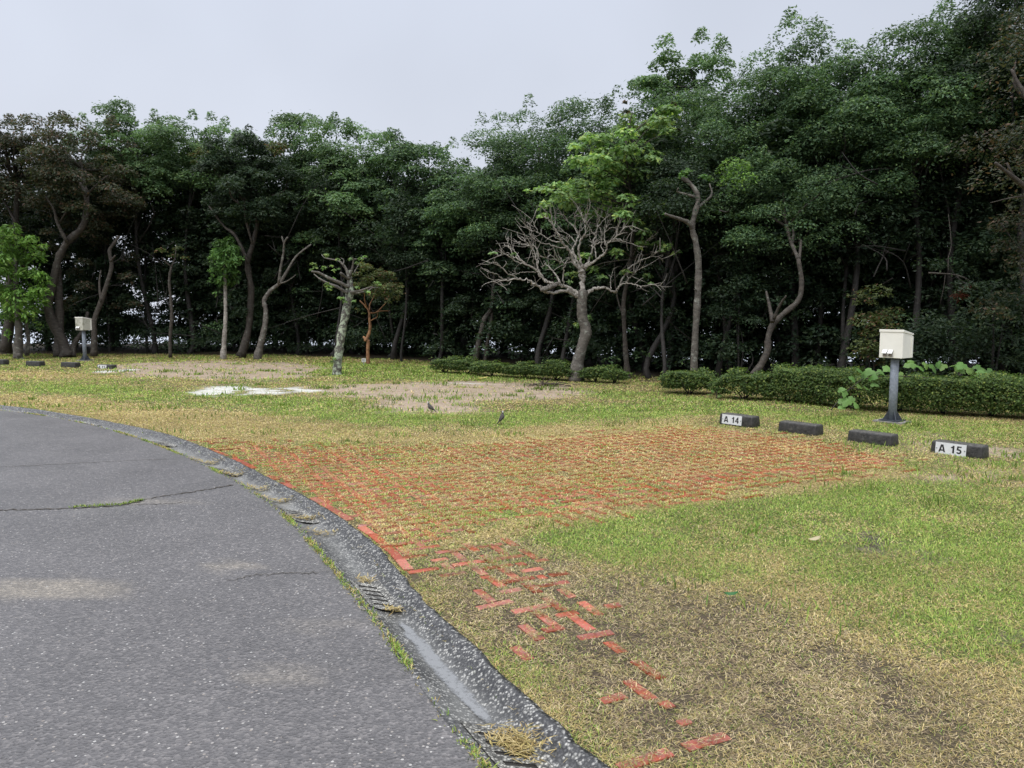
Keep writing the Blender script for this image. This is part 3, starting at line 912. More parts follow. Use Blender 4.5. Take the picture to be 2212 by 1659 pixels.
# dry clippings washed into the gutter
for (yc, t0, n_, sy, st) in ((2.83, 0.55, 480, 0.045, 0.10), (4.62, 0.48, 60, 0.02, 0.06), (4.15, 0.52, 60, 0.02, 0.06), (6.0, 0.45, 90, 0.02, 0.16), (6.55, 0.42, 100, 0.02, 0.2), (7.0, 0.4, 90, 0.02, 0.2), (7.6, 0.4, 90, 0.03, 0.2), (8.2, 0.4, 120, 0.04, 0.25), (5.6, 0.42, 60, 0.02, 0.15)):
    yy = yc + rng.normal(size=n_) * sy; t_ = np.clip(t0 + rng.normal(size=n_) * st, 0.03, 0.97)
    x = xin(yy) * (1 - t_) + xout(yy) * t_
    z = np.interp(t_, PT, PZ) + rng.random(n_) * 0.02 + 0.006
    push(*blades(x, yy, z, rng.uniform(0.02, 0.06, n_), np.full(n_, 0.003 + 0.0006 * yc), rng.uniform(1.2, 1.55, n_), PAL_STRAW[rng.integers(0, 4, n_)] * rng.uniform(0.6, 1.0, (n_, 1)), rng, 0.2))
V = np.concatenate(GB[0]); Q = np.concatenate(GB[1]); T = np.concatenate(GB[2]); K = np.concatenate(GB[3])
me = bpy.data.meshes.new('grass')
me.vertices.add(len(V)); me.vertices.foreach_set('co', V.astype(np.float32).ravel())
me.loops.add(Q.size + T.size)
me.loops.foreach_set('vertex_index', np.r_[Q.ravel(), T.ravel()].astype(np.int32))
me.polygons.add(len(Q) + len(T))
me.polygons.foreach_set('loop_start', np.r_[np.arange(0, Q.size, 4), Q.size + np.arange(0, T.size, 3)].astype(np.int32))
me.update(calc_edges=True)
me.polygons.foreach_set('use_smooth', np.zeros(len(Q) + len(T), dtype=bool))
at = me.attributes.new('col', 'FLOAT_COLOR', 'POINT')
at.data.foreach_set('color', np.c_[K, np.ones(len(K))].astype(np.float32).ravel())
print('grass blades', len(Q))
tag(link('grass', me, M['grass']), 'short mown grass, green and straw coloured, over the lawn', 'grass', kind='stuff')

# ------------------------------------------------------------------ foliage
UP = np.array([0, 0, 1.0])
def leaf_quads(cen, nor, L, W, rng, droop=0.0, fold=0.18, outward=None):
    n_ = len(cen)
    nor = nor / (np.linalg.norm(nor, axis=1)[:, None] + 1e-9)
    r_ = rng.normal(size=(n_, 3))
    if outward is not None:
        r_ = r_ * 0.6 + outward * 1.2
    r_[:, 2] -= droop * 1.5
    ax = r_ - nor * np.sum(r_ * nor, 1)[:, None]
    ax /= np.linalg.norm(ax, axis=1)[:, None] + 1e-9
    si = np.cross(nor, ax)
    L = np.asarray(L) * np.ones(n_); W = np.asarray(W) * np.ones(n_)
    a0 = cen - ax * (L / 2)[:, None]
    a2 = cen + ax * (L / 2)[:, None]
    mid = cen - nor * (fold * W)[:, None] + ax * (L * -0.04)[:, None]
    V = np.stack([a0, mid + si * (W / 2)[:, None], a2, mid - si * (W / 2)[:, None]], 1).reshape(-1, 3)
    F = np.arange(n_ * 4).reshape(-1, 4)
    return V, F

PAL = {
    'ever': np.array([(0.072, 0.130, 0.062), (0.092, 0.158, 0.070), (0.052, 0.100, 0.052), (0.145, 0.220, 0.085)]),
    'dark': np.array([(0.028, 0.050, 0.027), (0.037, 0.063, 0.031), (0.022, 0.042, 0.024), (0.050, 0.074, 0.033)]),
    'red': np.array([(0.046, 0.058, 0.032), (0.062, 0.062, 0.034), (0.036, 0.052, 0.028), (0.115, 0.075, 0.048)]),
    'light': np.array([(0.098, 0.170, 0.076), (0.120, 0.200, 0.085), (0.074, 0.136, 0.062), (0.165, 0.240, 0.095)]),
    'bright': np.array([(0.12, 0.235, 0.045), (0.095, 0.19, 0.042), (0.16, 0.29, 0.06), (0.20, 0.31, 0.07)]),
    'mid': np.array([(0.075, 0.16, 0.040), (0.06, 0.13, 0.035), (0.10, 0.20, 0.05), (0.13, 0.22, 0.06)]),
    'lime': np.array([(0.175, 0.29, 0.105), (0.215, 0.335, 0.115), (0.14, 0.245, 0.09), (0.33, 0.42, 0.13)]),
    'olive': np.array([(0.075, 0.10, 0.032), (0.095, 0.12, 0.04), (0.06, 0.085, 0.03), (0.15, 0.085, 0.045)]),
    'hedge': np.array([(0.076, 0.128, 0.034), (0.105, 0.17, 0.042), (0.055, 0.095, 0.028), (0.20, 0.25, 0.06)]),
    'kudzu': np.array([(0.125, 0.245, 0.065), (0.155, 0.285, 0.08), (0.10, 0.205, 0.055), (0.17, 0.28, 0.075)]),
}
def clump_leaves(clumps, per, L, W, pal, rng, flat=0.68, droop=0.1, upper=0.9, spread=0.45):
    """leaves on small domes: each clump is (x, y, z, r)"""
    cl = np.asarray(clumps, float)
    n_ = np.maximum((per * (cl[:, 3] / cl[:, 3].mean()) ** 2).astype(int), 6)
    idx = np.repeat(np.arange(len(cl)), n_)
    N = len(idx)
    d = rng.normal(size=(N, 3)); d /= np.linalg.norm(d, axis=1)[:, None]
    flip = rng.random(N) < upper
    d[:, 2] = np.where(flip, np.abs(d[:, 2]), d[:, 2])
    lump = 0.62 + 0.42 * rng.random(N) ** 0.6
    stray = rng.random(N) < 0.04
    lump = np.where(stray, lump * 1.32, lump)
    r_ = cl[idx, 3] * lump
    p = cl[idx, :3] + d * r_[:, None] * np.array([1, 1, flat])
    nor = d * 0.55 + UP * 0.75 + rng.normal(size=(N, 3)) * spread
    ctone = rng.uniform(0.68, 1.42, (len(cl), 1))
    ci = rng.choice(4, N, p=[0.34, 0.28, 0.24, 0.14])
    col = PAL[pal][ci] * ctone[idx] * rng.uniform(0.8, 1.2, (N, 1))
    sz = rng.uniform(0.7, 1.25, N)
    V, F = leaf_quads(p, nor, L * sz, W * sz, rng, droop, outward=d)
    return V, F, np.repeat(col, 4, 0)
def crown_clumps(rng, c, rx, ry, rz, n_, cr_, inner=0.3, low=-0.8):
    d = rng.normal(size=(n_ * 3, 3)); d /= np.linalg.norm(d, axis=1)[:, None]
    d = d[d[:, 2] > low][:n_]
    m_ = len(d)
    ph = rng.uniform(0, 6.28, 4)
    lob = 0.93 + 0.13 * np.sin(3 * np.arctan2(d[:, 1], d[:, 0]) + ph[0]) + 0.10 * np.sin(5 * d[:, 2] + ph[1]) + 0.09 * rng.normal(size=m_)
    rad = np.where(rng.random(m_) < inner, rng.uniform(0.25, 0.8, m_), rng.uniform(0.84, 1.0, m_)) * lob
    p = np.asarray(c) + d * rad[:, None] * np.array([rx, ry, rz])
    return np.c_[p, cr_ * rng.uniform(0.6, 1.3, m_)]

def make_trunk(paths, mat, base, parent, name='trunk', n=9, rough=0.05, seed=0):
    mb = MB()
    for k, (pts, r0, r1) in enumerate(paths):
        rad = np.linspace(r0, r1, len(pts))
        if k == 0 and r0 > 0.06:
            rad = rad.copy(); rad[0] *= 1.25
        mb.tube(pts, rad, n if r0 > 0.05 else 6, 4 if r0 > 0.03 else 2, seed + k, rough)
    return mb.build(name, mat, parent, True, base)

def sprigs(cl, per, L, W, pal, rng, base, parent, name='leaf_sprig', **kw):
    for q in cl:   # each shoot is a piece of its own
        add_crown([clump_leaves(q[None, :] * np.array([1, 1, 1, 0.85]), per, L, W, pal, rng, **kw)], base, parent, name)

def add_crown(parts, base, parent, name='crown', mat='leaf'):
    V = np.concatenate([p[0] for p in parts]); K = np.concatenate([p[2] for p in parts])
    F = []; o = 0
    for p in parts:
        F.append(p[1] + o); o += len(p[0])
    return link(name, np_mesh(name, V - np.asarray(base), np.concatenate(F), K), M[mat], parent)

def limbs_to(rng, path, clumps, n_, r_, f0=0.45):
    """limbs from the upper part of a trunk path out to some clumps"""
    out = []
    pts = np.asarray(path)
    for q in clumps[rng.choice(len(clumps), min(n_, len(clumps)), replace=False)]:
        f = rng.uniform(f0, 1.0) * (len(pts) - 1)
        i0 = min(int(f), len(pts) - 2)
        a_ = pts[i0] + (pts[i0 + 1] - pts[i0]) * (f - i0)
        e_ = q[:3]
        if e_[2] < a_[2] - 0.2: continue
        m1 = a_ * 0.6 + e_ * 0.4 + rng.normal(size=3) * 0.12
        m2 = a_ * 0.25 + e_ * 0.75 + rng.normal(size=3) * 0.14
        out.append(([a_, m1, m2, e_], r_, r_ * 0.25))
    return out

def px_path(pts, Y, rng=None, dep=0.0):
    n_ = len(pts)
    return [P(q[0], q[1], Y + (dep * k / max(n_ - 1, 1))) for k, q in enumerate(pts)]

def forest_tree(label, base_px, Y, cx, top, hw, bottom, pal, seed, trunk=None, bark='bark_dark', r0=0.13, n=60, leafL=0.105, per=240, name='evergreen_tree', cy=0.5, group=None, extra=(), low=-0.8, cr_=0.46, dens=1.0, inner=0.3, skirt=22):
    rng = np.random.default_rng(seed)
    if Y > 22: leafL *= 1.15
    leafL *= 0.86; per = int(per * 1.3)
    if trunk is None: r0 *= 0.75
    bs = P(base_px, HOR, Y); bs[2] = float(ground_z(np.array([bs[0]]), np.array([Y]))[0]) - 0.03
    t = thing(name, label, 'tree', bs, 0, group)
    ct = P(cx, (top + bottom) / 2, Y + cy)
    sc_ = FPX / (Y + cy)
    rz = (bottom - top) / 2 / sc_ - 0.2
    rx = hw / sc_ * 1.25
    cl = crown_clumps(rng, ct, rx, max(rx, 1.1), rz, n, cr_, inner, low)
    ns = 7                       # upright shoots that fringe the top
    sp_ = ct + np.stack([rng.uniform(-0.85, 0.85, ns) * rx, rng.uniform(-0.5, 0.5, ns) * rx, np.zeros(ns)], -1)
    sp_[:, 2] += rz * np.sqrt(np.clip(1 - ((sp_[:, 0] - ct[0]) / rx) ** 2, 0, 1)) * 0.95 + rng.uniform(0.05, 0.32, ns)
    sh = np.concatenate([np.c_[sp_, np.full(ns, 0.20)], np.c_[sp_ + (0, 0, 0.2), np.full(ns, 0.13)]])
    parts = [clump_leaves(cl, int(per * dens), leafL, leafL * 0.48, pal, rng), clump_leaves(sh, 45, leafL, leafL * 0.48, pal, rng, 1.1)]
    if skirt:                    # leaves hanging below the crown, coloured darker for the shade down among the trunks
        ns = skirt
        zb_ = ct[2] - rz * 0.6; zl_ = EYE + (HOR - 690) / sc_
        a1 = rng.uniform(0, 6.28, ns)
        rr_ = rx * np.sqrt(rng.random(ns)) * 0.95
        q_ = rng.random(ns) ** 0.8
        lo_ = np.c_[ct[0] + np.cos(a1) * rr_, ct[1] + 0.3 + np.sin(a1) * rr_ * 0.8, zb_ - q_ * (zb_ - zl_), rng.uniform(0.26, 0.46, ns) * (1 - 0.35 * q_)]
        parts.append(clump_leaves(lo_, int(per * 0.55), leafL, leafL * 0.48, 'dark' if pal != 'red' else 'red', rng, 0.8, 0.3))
    for (ecx, ecy, er, epal, en) in extra:   # extra bunches given by hand
        e = P(ecx, ecy, Y + cy - rx * 0.7)
        c2 = crown_clumps(rng, e, er / sc_, er / sc_, er / sc_ * 0.7, en, 0.26)
        parts.append(clump_leaves(c2, 70, leafL, leafL * 0.5, epal, rng))
    add_crown(parts, bs, t)
    if trunk is None:
        mid = bs * 0.5 + ct * 0.5
        path = [bs, bs * 0.8 + mid * 0.2 + rng.normal(size=3) * 0.08, mid + rng.normal(size=3) * (0.22, 0.15, 0.05), ct + rng.normal(size=3) * 0.15, ct + np.array([0, 0, rz * 0.6])]
        paths = [(path, r0, r0 * 0.25)]
        lead = path
    else:
        paths = [(px_path(p, Y, None, d), a_, b_) for (p, a_, b_, d) in trunk]
        lead = paths[0][0]
        last = np.asarray(lead[-1])
        paths.append(([last, last * 0.5 + ct * 0.5 + rng.normal(size=3) * 0.1, ct + np.array([0, 0, rz * 0.4])], trunk[0][2], 0.02))
        lead = list(lead) + [ct]
    paths += limbs_to(rng, lead, cl, 9, r0 * 0.30, 0.88 if trunk is not None else 0.5)
    make_trunk(paths, M[bark], bs, t, seed=seed)
    return t

z1 = lambda L: [(a * 0.3638, 219.4 + b_ * 0.3638) for a, b_ in L]
z2 = lambda L: [(548.6 + a * 0.3638, 219.4 + b_ * 0.3638) for a, b_ in L]
z3 = lambda L: [(987.5 + a * 0.4298, 164.6 + b_ * 0.4298) for a, b_ in L]
z5 = lambda L: [(1536 + a * 0.3307, 493.7 + b_ * 0.3307) for a, b_ in L]
zb = lambda L: [(1042.4 + a * 0.1984, 411.5 + b_ * 0.1984) for a, b_ in L]
zl = lambda L: [(658.3 + a * 0.16535, 548.6 + b_ * 0.16535) for a, b_ in L]

# --- the front of the wood, left to right
FR = 'tall trees along the front of the wood'
forest_tree('reddish brown crowned tree cut by the left edge of the photo', 15, 25.6, 25, 262, 82, 500, 'red', 101, trunk=[(z1([(30, 1490), (60, 1250), (60, 1000), (90, 780), (100, 600), (110, 480)]), 0.15, 0.06, 0.4), (z1([(95, 720), (40, 620), (0, 560)]), 0.05, 0.02, 0.3), (z1([(105, 560), (60, 480), (40, 420)]), 0.04, 0.015, -0.3)], bark='bark_brown', n=66, group=FR, dens=0.9)
forest_tree('reddish brown crowned tree on thick leaning trunks behind the left power box', 145, 24.9, 180, 254, 98, 500, 'red', 102, trunk=[(z1([(400, 1515), (370, 1420), (305, 1290), (285, 1180), (320, 1060), (345, 940), (400, 835), (490, 745), (512, 640), (512, 550), (490, 460), (475, 360)]), 0.165, 0.055, 0.3), (z1([(345, 1515), (350, 1400), (355, 1250), (345, 1080), (340, 980)]), 0.145, 0.11, 0.5), (z1([(512, 550), (440, 440), (395, 385)]), 0.06, 0.02, 0.2), (z1([(512, 560), (570, 500), (640, 440)]), 0.05, 0.02, -0.4), (z1([(400, 835), (345, 730), (320, 640), (270, 560)]), 0.06, 0.02, -0.3), (z1([(345, 735), (400, 640)]), 0.04, 0.015, -0.3), (z1([(430, 1515), (440, 1440), (500, 1350), (520, 1250)]), 0.10, 0.05, 0.7)], bark='bark_brown', r0=0.14, n=72, group=FR, dens=0.9)
forest_tree('fresh green tree, tallest of the left wood, next to the reddish crowned trees', 330, 27.0, 285, 243, 80, 430, 'light', 103, r0=0.12, group=FR)
forest_tree('fresh green rounded tree above the thin pruned trunk of the left wood', 405, 27.0, 425, 262, 82, 450, 'light', 104, r0=0.12, group=FR, extra=((430, 350, 26, 'olive', 6),))
forest_tree('dark spreading tree on a leaning trunk right of the lollipop tree', 528, 24.6, 545, 300, 84, 540, 'dark', 105, trunk=[(z1([(1430, 1515), (1470, 1380), (1485, 1250), (1490, 1100), (1470, 960), (1500, 850), (1530, 720)]), 0.12, 0.06, 0.4), (z1([(1475, 960), (1400, 800), (1330, 740), (1240, 620)]), 0.06, 0.025, 0.2), (z1([(1500, 850), (1460, 700), (1450, 600)]), 0.05, 0.02, -0.3)], bark='bark_brown', n=66, group=FR, extra=((610, 325, 24, 'olive', 5),))
forest_tree('tall light green tree above the forked grey trunk left of the lichened tree', 640, 26.4, 640, 262, 58, 500, 'light', 106, r0=0.11, n=50, group=FR)
forest_tree('tall light green tree standing directly above the lichened tree', 715, 25.2, 765, 258, 88, 590, 'light', 107, r0=0.12, n=72, group=FR)
forest_tree('mid green tree above the small orange barked tree', 850, 23.8, 885, 300, 72, 610, 'ever', 108, r0=0.12, n=62, group=FR)
forest_tree('lower green tree in the dip of the skyline between two taller groups', 935, 23.0, 962, 335, 70, 640, 'ever', 109, r0=0.10, n=60, group=FR)
forest_tree('rounded green tree just left of the bare tree', 1045, 21.6, 1060, 268, 80, 600, 'ever', 110, trunk=[([(1022, 800), (1034, 740), (1046, 690), (1062, 660), (1070, 560)], 0.075, 0.05, 0.3), ([(1045, 803), (1052, 745), (1060, 700), (1062, 660)], 0.06, 0.04, 0.3)], bark='bark_brown', r0=0.11, n=66, group=FR, leafL=0.09)
forest_tree('broad green tree whose crown closes the gap left of the lime leaved tree', 1165, 20.8, 1165, 240, 90, 610, 'ever', 111, r0=0.12, n=74, group=FR, leafL=0.09)
forest_tree('green tree whose top shows left of the lime leaved tree', 1215, 20.4, 1262, 232, 80, 620, 'ever', 112, r0=0.11, n=70, group=FR, leafL=0.09)
forest_tree('dark green tree half hidden behind the lime leaved tree', 1395, 19.4, 1365, 205, 84, 600, 'ever', 113, r0=0.12, n=70, group=FR, leafL=0.09)
forest_tree('loose leaved tree poking high above its neighbours right of the lime leaved tree', 1475, 20.6, 1490, 96, 76, 330, 'light', 114, r0=0.11, n=40, group=FR, leafL=0.115, cr_=0.34, name='broadleaf_tree', inner=0.15, skirt=0)
forest_tree('green tree behind the tall pruned trunk', 1440, 18.7, 1515, 215, 92, 500, 'ever', 115, r0=0.12, n=70, group=FR, leafL=0.085)
forest_tree('green tree rising behind the S shaped trunk, left of the tallest tree', 1560, 17.4, 1640, 170, 82, 500, 'ever', 116, r0=0.11, n=66, group=FR, leafL=0.08)
forest_tree('pointed tall green tree right of the S shaped trunk', 1705, 17.2, 1738, 62, 92, 430, 'ever', 117, r0=0.13, n=80, group=FR, leafL=0.085, per=280, extra=((1742, 70, 26, 'light', 5), (1830, 115, 20, 'light', 3)))
forest_tree('green tree on the S shaped leaning brown trunk', 1625, 14.8, 1690, 330, 105, 600, 'ever', 118, cy=1.9, trunk=[(z5([(215, 1090), (262, 970), (320, 900), (368, 800), (372, 720), (402, 630), (470, 560), (570, 470), (592, 350), (570, 200)]), 0.074, 0.04, 0.2), (z5([(402, 610), (385, 520), (360, 410)]), 0.045, 0.02, 0.3), (z5([(410, 590), (450, 500), (490, 440)]), 0.035, 0.015, -0.3)], bark='bark_brown', r0=0.10, n=84, group=FR, leafL=0.075, extra=((1585, 365, 24, 'bright', 4), (1600, 390, 20, 'bright', 3)), cr_=0.42, per=240)
forest_tree('wide green tree above the right power box, left one of two', 1830, 16.2, 1850, 140, 105, 520, 'ever', 119, r0=0.12, n=84, group=FR, leafL=0.085, per=300)
forest_tree('wide green tree above the right power box, right one of two', 1985, 15.9, 1975, 85, 110, 440, 'ever', 120, r0=0.13, n=84, group=FR, leafL=0.085, per=300)
forest_tree('tall green tree reaching the top of the photo near its right corner', 2090, 16.0, 2095, 8, 92, 430, 'ever', 121, r0=0.13, n=84, group=FR, leafL=0.085, per=300)
forest_tree('dark tree filling the upper right corner of the photo', 2230, 15.0, 2235, -110, 120, 470, 'dark', 122, r0=0.14, n=90, group=FR, leafL=0.085, per=300)
forest_tree('reddish leaved tree with broken stub branches at the right edge', 2330, 11.4, 2335, -40, 150, 560, 'red', 123, trunk=[([(2330, 905), (2325, 700), (2320, 480), (2315, 300)], 0.14, 0.08, 0.2), ([(2320, 470), (2250, 430), (2185, 380), (2150, 352)], 0.05, 0.022, -0.4), ([(2240, 425), (2195, 425), (2140, 438)], 0.018, 0.006, -0.3), ([(2315, 330), (2240, 240), (2205, 190), (2185, 150)], 0.045, 0.018, 0.2), ([(2190, 385), (2175, 352)], 0.02, 0.012, 0)], bark='bark_brown', r0=0.12, n=70, group=FR, leafL=0.08, dens=0.5)

# --- slimmer trees in the shade behind, told apart by what they stand beside
SL = 'slender shaded trees inside the wood'
for k, (bx, Y, cx, top, hw, bot, r0, lab) in enumerate((
    (232, 27.6, 240, 330, 70, 520, 0.07, 'slim dark tree in the shade just right of the left power box'),
    (315, 28.0, 305, 350, 70, 560, 0.08, 'slim dark shaded tree midway from the left power box to the thin pruned trunk'),
    (392, 28.5, 385, 330, 75, 560, 0.07, 'slim dark tree in the shade beside the thin pruned trunk'),
    (505, 28.0, 490, 320, 75, 560, 0.08, 'slim dark tree in the shade touching the lollipop tree'),
    (662, 27.0, 668, 340, 70, 580, 0.085, 'slim dark tree in the shade right of the forked grey trunk'),
    (728, 24.6, 730, 360, 60, 560, 0.075, 'slim dark tree in the shade touching the lichened tree'),
    (838, 25.0, 835, 380, 65, 640, 0.085, 'slim dark tree in the shade just right of the orange barked tree'),
    (866, 23.0, 880, 420, 60, 640, 0.06, 'slim wavy tree at the edge of the wood, second right of the orange barked tree'),
    (930, 25.0, 960, 400, 75, 650, 0.06, 'slim leaning tree in the shade where the low shrubs begin'),
    (1130, 23.5, 1120, 330, 80, 620, 0.08, 'slim dark tree in the shade midway along the low shrubs'),
    (1180, 22.0, 1200, 340, 80, 620, 0.09, 'slim dark tree in the shade left of the bare tree trunk'),
    (1325, 20.5, 1310, 360, 75, 600, 0.08, 'slim dark tree in the shade right of the bare tree trunk'),
    (1405, 17.6, 1420, 330, 70, 560, 0.10, 'straight brown trunked tree left of the tall pruned trunk'),
    (1436, 16.8, 1450, 360, 60, 540, 0.07, 'straight slim tree nearest left of the tall pruned trunk'),
    (1535, 18.6, 1560, 300, 80, 560, 0.09, 'dark tree just right of the tall pruned trunk'),
    (1575, 17.6, 1590, 340, 75, 580, 0.09, 'dark tree left of the S shaped trunk'),
    (1690, 17.8, 1690, 320, 90, 600, 0.09, 'dark tree in the shade just right of the S shaped trunk'),
    (1765, 17.4, 1780, 330, 90, 600, 0.09, 'dark shaded tree midway from the S shaped trunk to the right power box'),
    (1815, 16.4, 1840, 360, 80, 600, 0.08, 'reddish trunked tree in the shade left of the right power box'),
    (1880, 17.0, 1900, 320, 90, 560, 0.08, 'dark tree in the shade directly behind the right power box'),
    (2010, 16.6, 2010, 330, 90, 600, 0.08, 'dark tree in the shade right of the right power box'),
    (2120, 16.4, 2110, 300, 95, 620, 0.09, 'dark tree in the shade behind the right end of the hedge'))):
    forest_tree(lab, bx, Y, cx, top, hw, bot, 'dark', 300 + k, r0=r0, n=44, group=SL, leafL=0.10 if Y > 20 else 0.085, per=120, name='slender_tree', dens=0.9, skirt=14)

# --- deep rows: nothing tells these apart, they only close the wood
proto = []
for k in range(4):
    rng = np.random.default_rng(500 + k)
    bs = np.zeros(3)
    t = thing('shaded_tree', 'dark crowned tree deep in the wood, glimpsed only between nearer trees', 'tree', (0, 0, 0), 0, 'dark trees deep in the wood')
    cl = crown_clumps(rng, (0, 0, 4.0), 1.7, 1.7, 2.5, 100, 0.5, 0.4)
    low_ = crown_clumps(rng, (0, 0, 1.4), 1.5, 1.5, 1.5, 70, 0.45, 0.5, -1.0)
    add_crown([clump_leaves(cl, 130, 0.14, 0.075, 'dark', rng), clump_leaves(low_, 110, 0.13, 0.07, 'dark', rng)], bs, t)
    path = [(0, 0, -0.3), (0.05, 0, 1), (rng.normal() * 0.2, rng.normal() * 0.2, 2.4), (rng.normal() * 0.2, 0, 4.2), (0, 0, 5.6)]
    make_trunk([(path, 0.11, 0.03)] + limbs_to(rng, np.array(path, float), cl, 10, 0.04), M['bark_dark'], bs, t, seed=k)
    proto.append(t)
rng = np.random.default_rng(8)
spots = []
for row, (off, step, hh) in enumerate(((3.6, 2.0, 0.88), (5.6, 2.0, 0.9), (7.6, 2.0, 0.92))):
    x = -19.0 + row * 0.7
    while x < 15.5:
        if row == 2 and x < -6 and rng.random() < 0.3: x += step; continue
        y = float(wood_front(np.array([x]))[0]) + off + rng.uniform(-0.5, 0.5)
        sx_ = PW / 2 + x / y * FPX
        if (20 < sx_ < 150 or 255 < sx_ < 370) and (row > 0 or rng.random() < 0.15):   # the wood is thin here
            x += step * 0.6
            continue
        spots.append((x, y, hh))
        x += step + rng.uniform(-0.4, 0.4)
def skyline(x, y):
    """how tall the wood may be here, so that the front trees stay the skyline"""
    px = PW / 2 + x / y * FPX
    ty = np.interp(px, [-400, 0, 230, 480, 600, 760, 890, 960, 1060, 1260, 1350, 1500, 1640, 1740, 1840, 1960, 2090, 2300, 2900], [330, 330, 300, 330, 370, 350, 380, 410, 340, 310, 280, 270, 250, 190, 230, 170, 110, 60, 60])
    return EYE + (HOR - ty) / FPX * y
for k, (x, y, hh) in enumerate(spots):
    src = proto[k % 4]
    if k < 4:
        o = src
    else:
        o = src.copy(); C.objects.link(o)
        for ch in src.children:
            c2 = ch.copy(); C.objects.link(c2); c2.parent = o
    h_ = skyline(x, y) / 6.75
    o.location = (x, y, float(ground_z(np.array([x]), np.array([y]))[0]))
    o.rotation_euler = (0, 0, rng.uniform(0, 6.28))
    o.scale = (1.0, 1.0, h_)

# --- undergrowth: leafy tangle between the trunks
rng = np.random.default_rng(41)
cl = []; cl2 = []
for k in range(700):
    x = rng.uniform(-17, 14)
    y = float(wood_front(np.array([x]))[0]) + rng.uniform(0.6, 6.5)
    z = abs(rng.normal()) * (0.8 if x < 4 else 1.1) + 0.15
    if x < -9 and z > 1.0 and rng.random() < 0.5: continue
    (cl if rng.random() < 0.88 else cl2).append((x, y, z, rng.uniform(0.2, 0.45)))
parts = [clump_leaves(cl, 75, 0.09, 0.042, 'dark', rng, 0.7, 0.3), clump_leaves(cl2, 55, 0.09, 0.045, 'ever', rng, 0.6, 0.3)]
V = np.concatenate([p[0] for p in parts]); F = np.concatenate([parts[0][1], parts[1][1] + len(parts[0][0])]); K = np.concatenate([p[2] for p in parts])
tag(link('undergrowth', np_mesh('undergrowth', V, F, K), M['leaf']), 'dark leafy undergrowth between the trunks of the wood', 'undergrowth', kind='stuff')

# dead twigs hanging in the shade, one tangle
mb = MB()
for k in range(150):
    x = rng.uniform(-14, 13)
    y = float(wood_front(np.array([x]))[0]) + rng.uniform(-0.1, 3.0)
    p0 = np.array([x, y, rng.uniform(0.3, 4.0)])
    d = rng.normal(size=3) * np.array([0.8, 0.4, 0.6]); d[2] += 0.3
    L = rng.uniform(0.4, 1.5)
    p1 = p0 + d * L * 0.5 + rng.normal(size=3) * 0.08; p2 = p0 + d * L
    mb.tube([p0, p1, p2], [0.016, 0.010, 0.003], 5, 3, k)
    mb.tube([p1, p1 + rng.normal(size=3) * 0.35 + (0, 0, 0.2)], [0.008, 0.002], 4, 1, k)
tag(mb.build('dead_twigs', M['bark_dark'], None, True), 'tangle of thin dead twigs in the shade of the wood', 'twigs', kind='stuff')

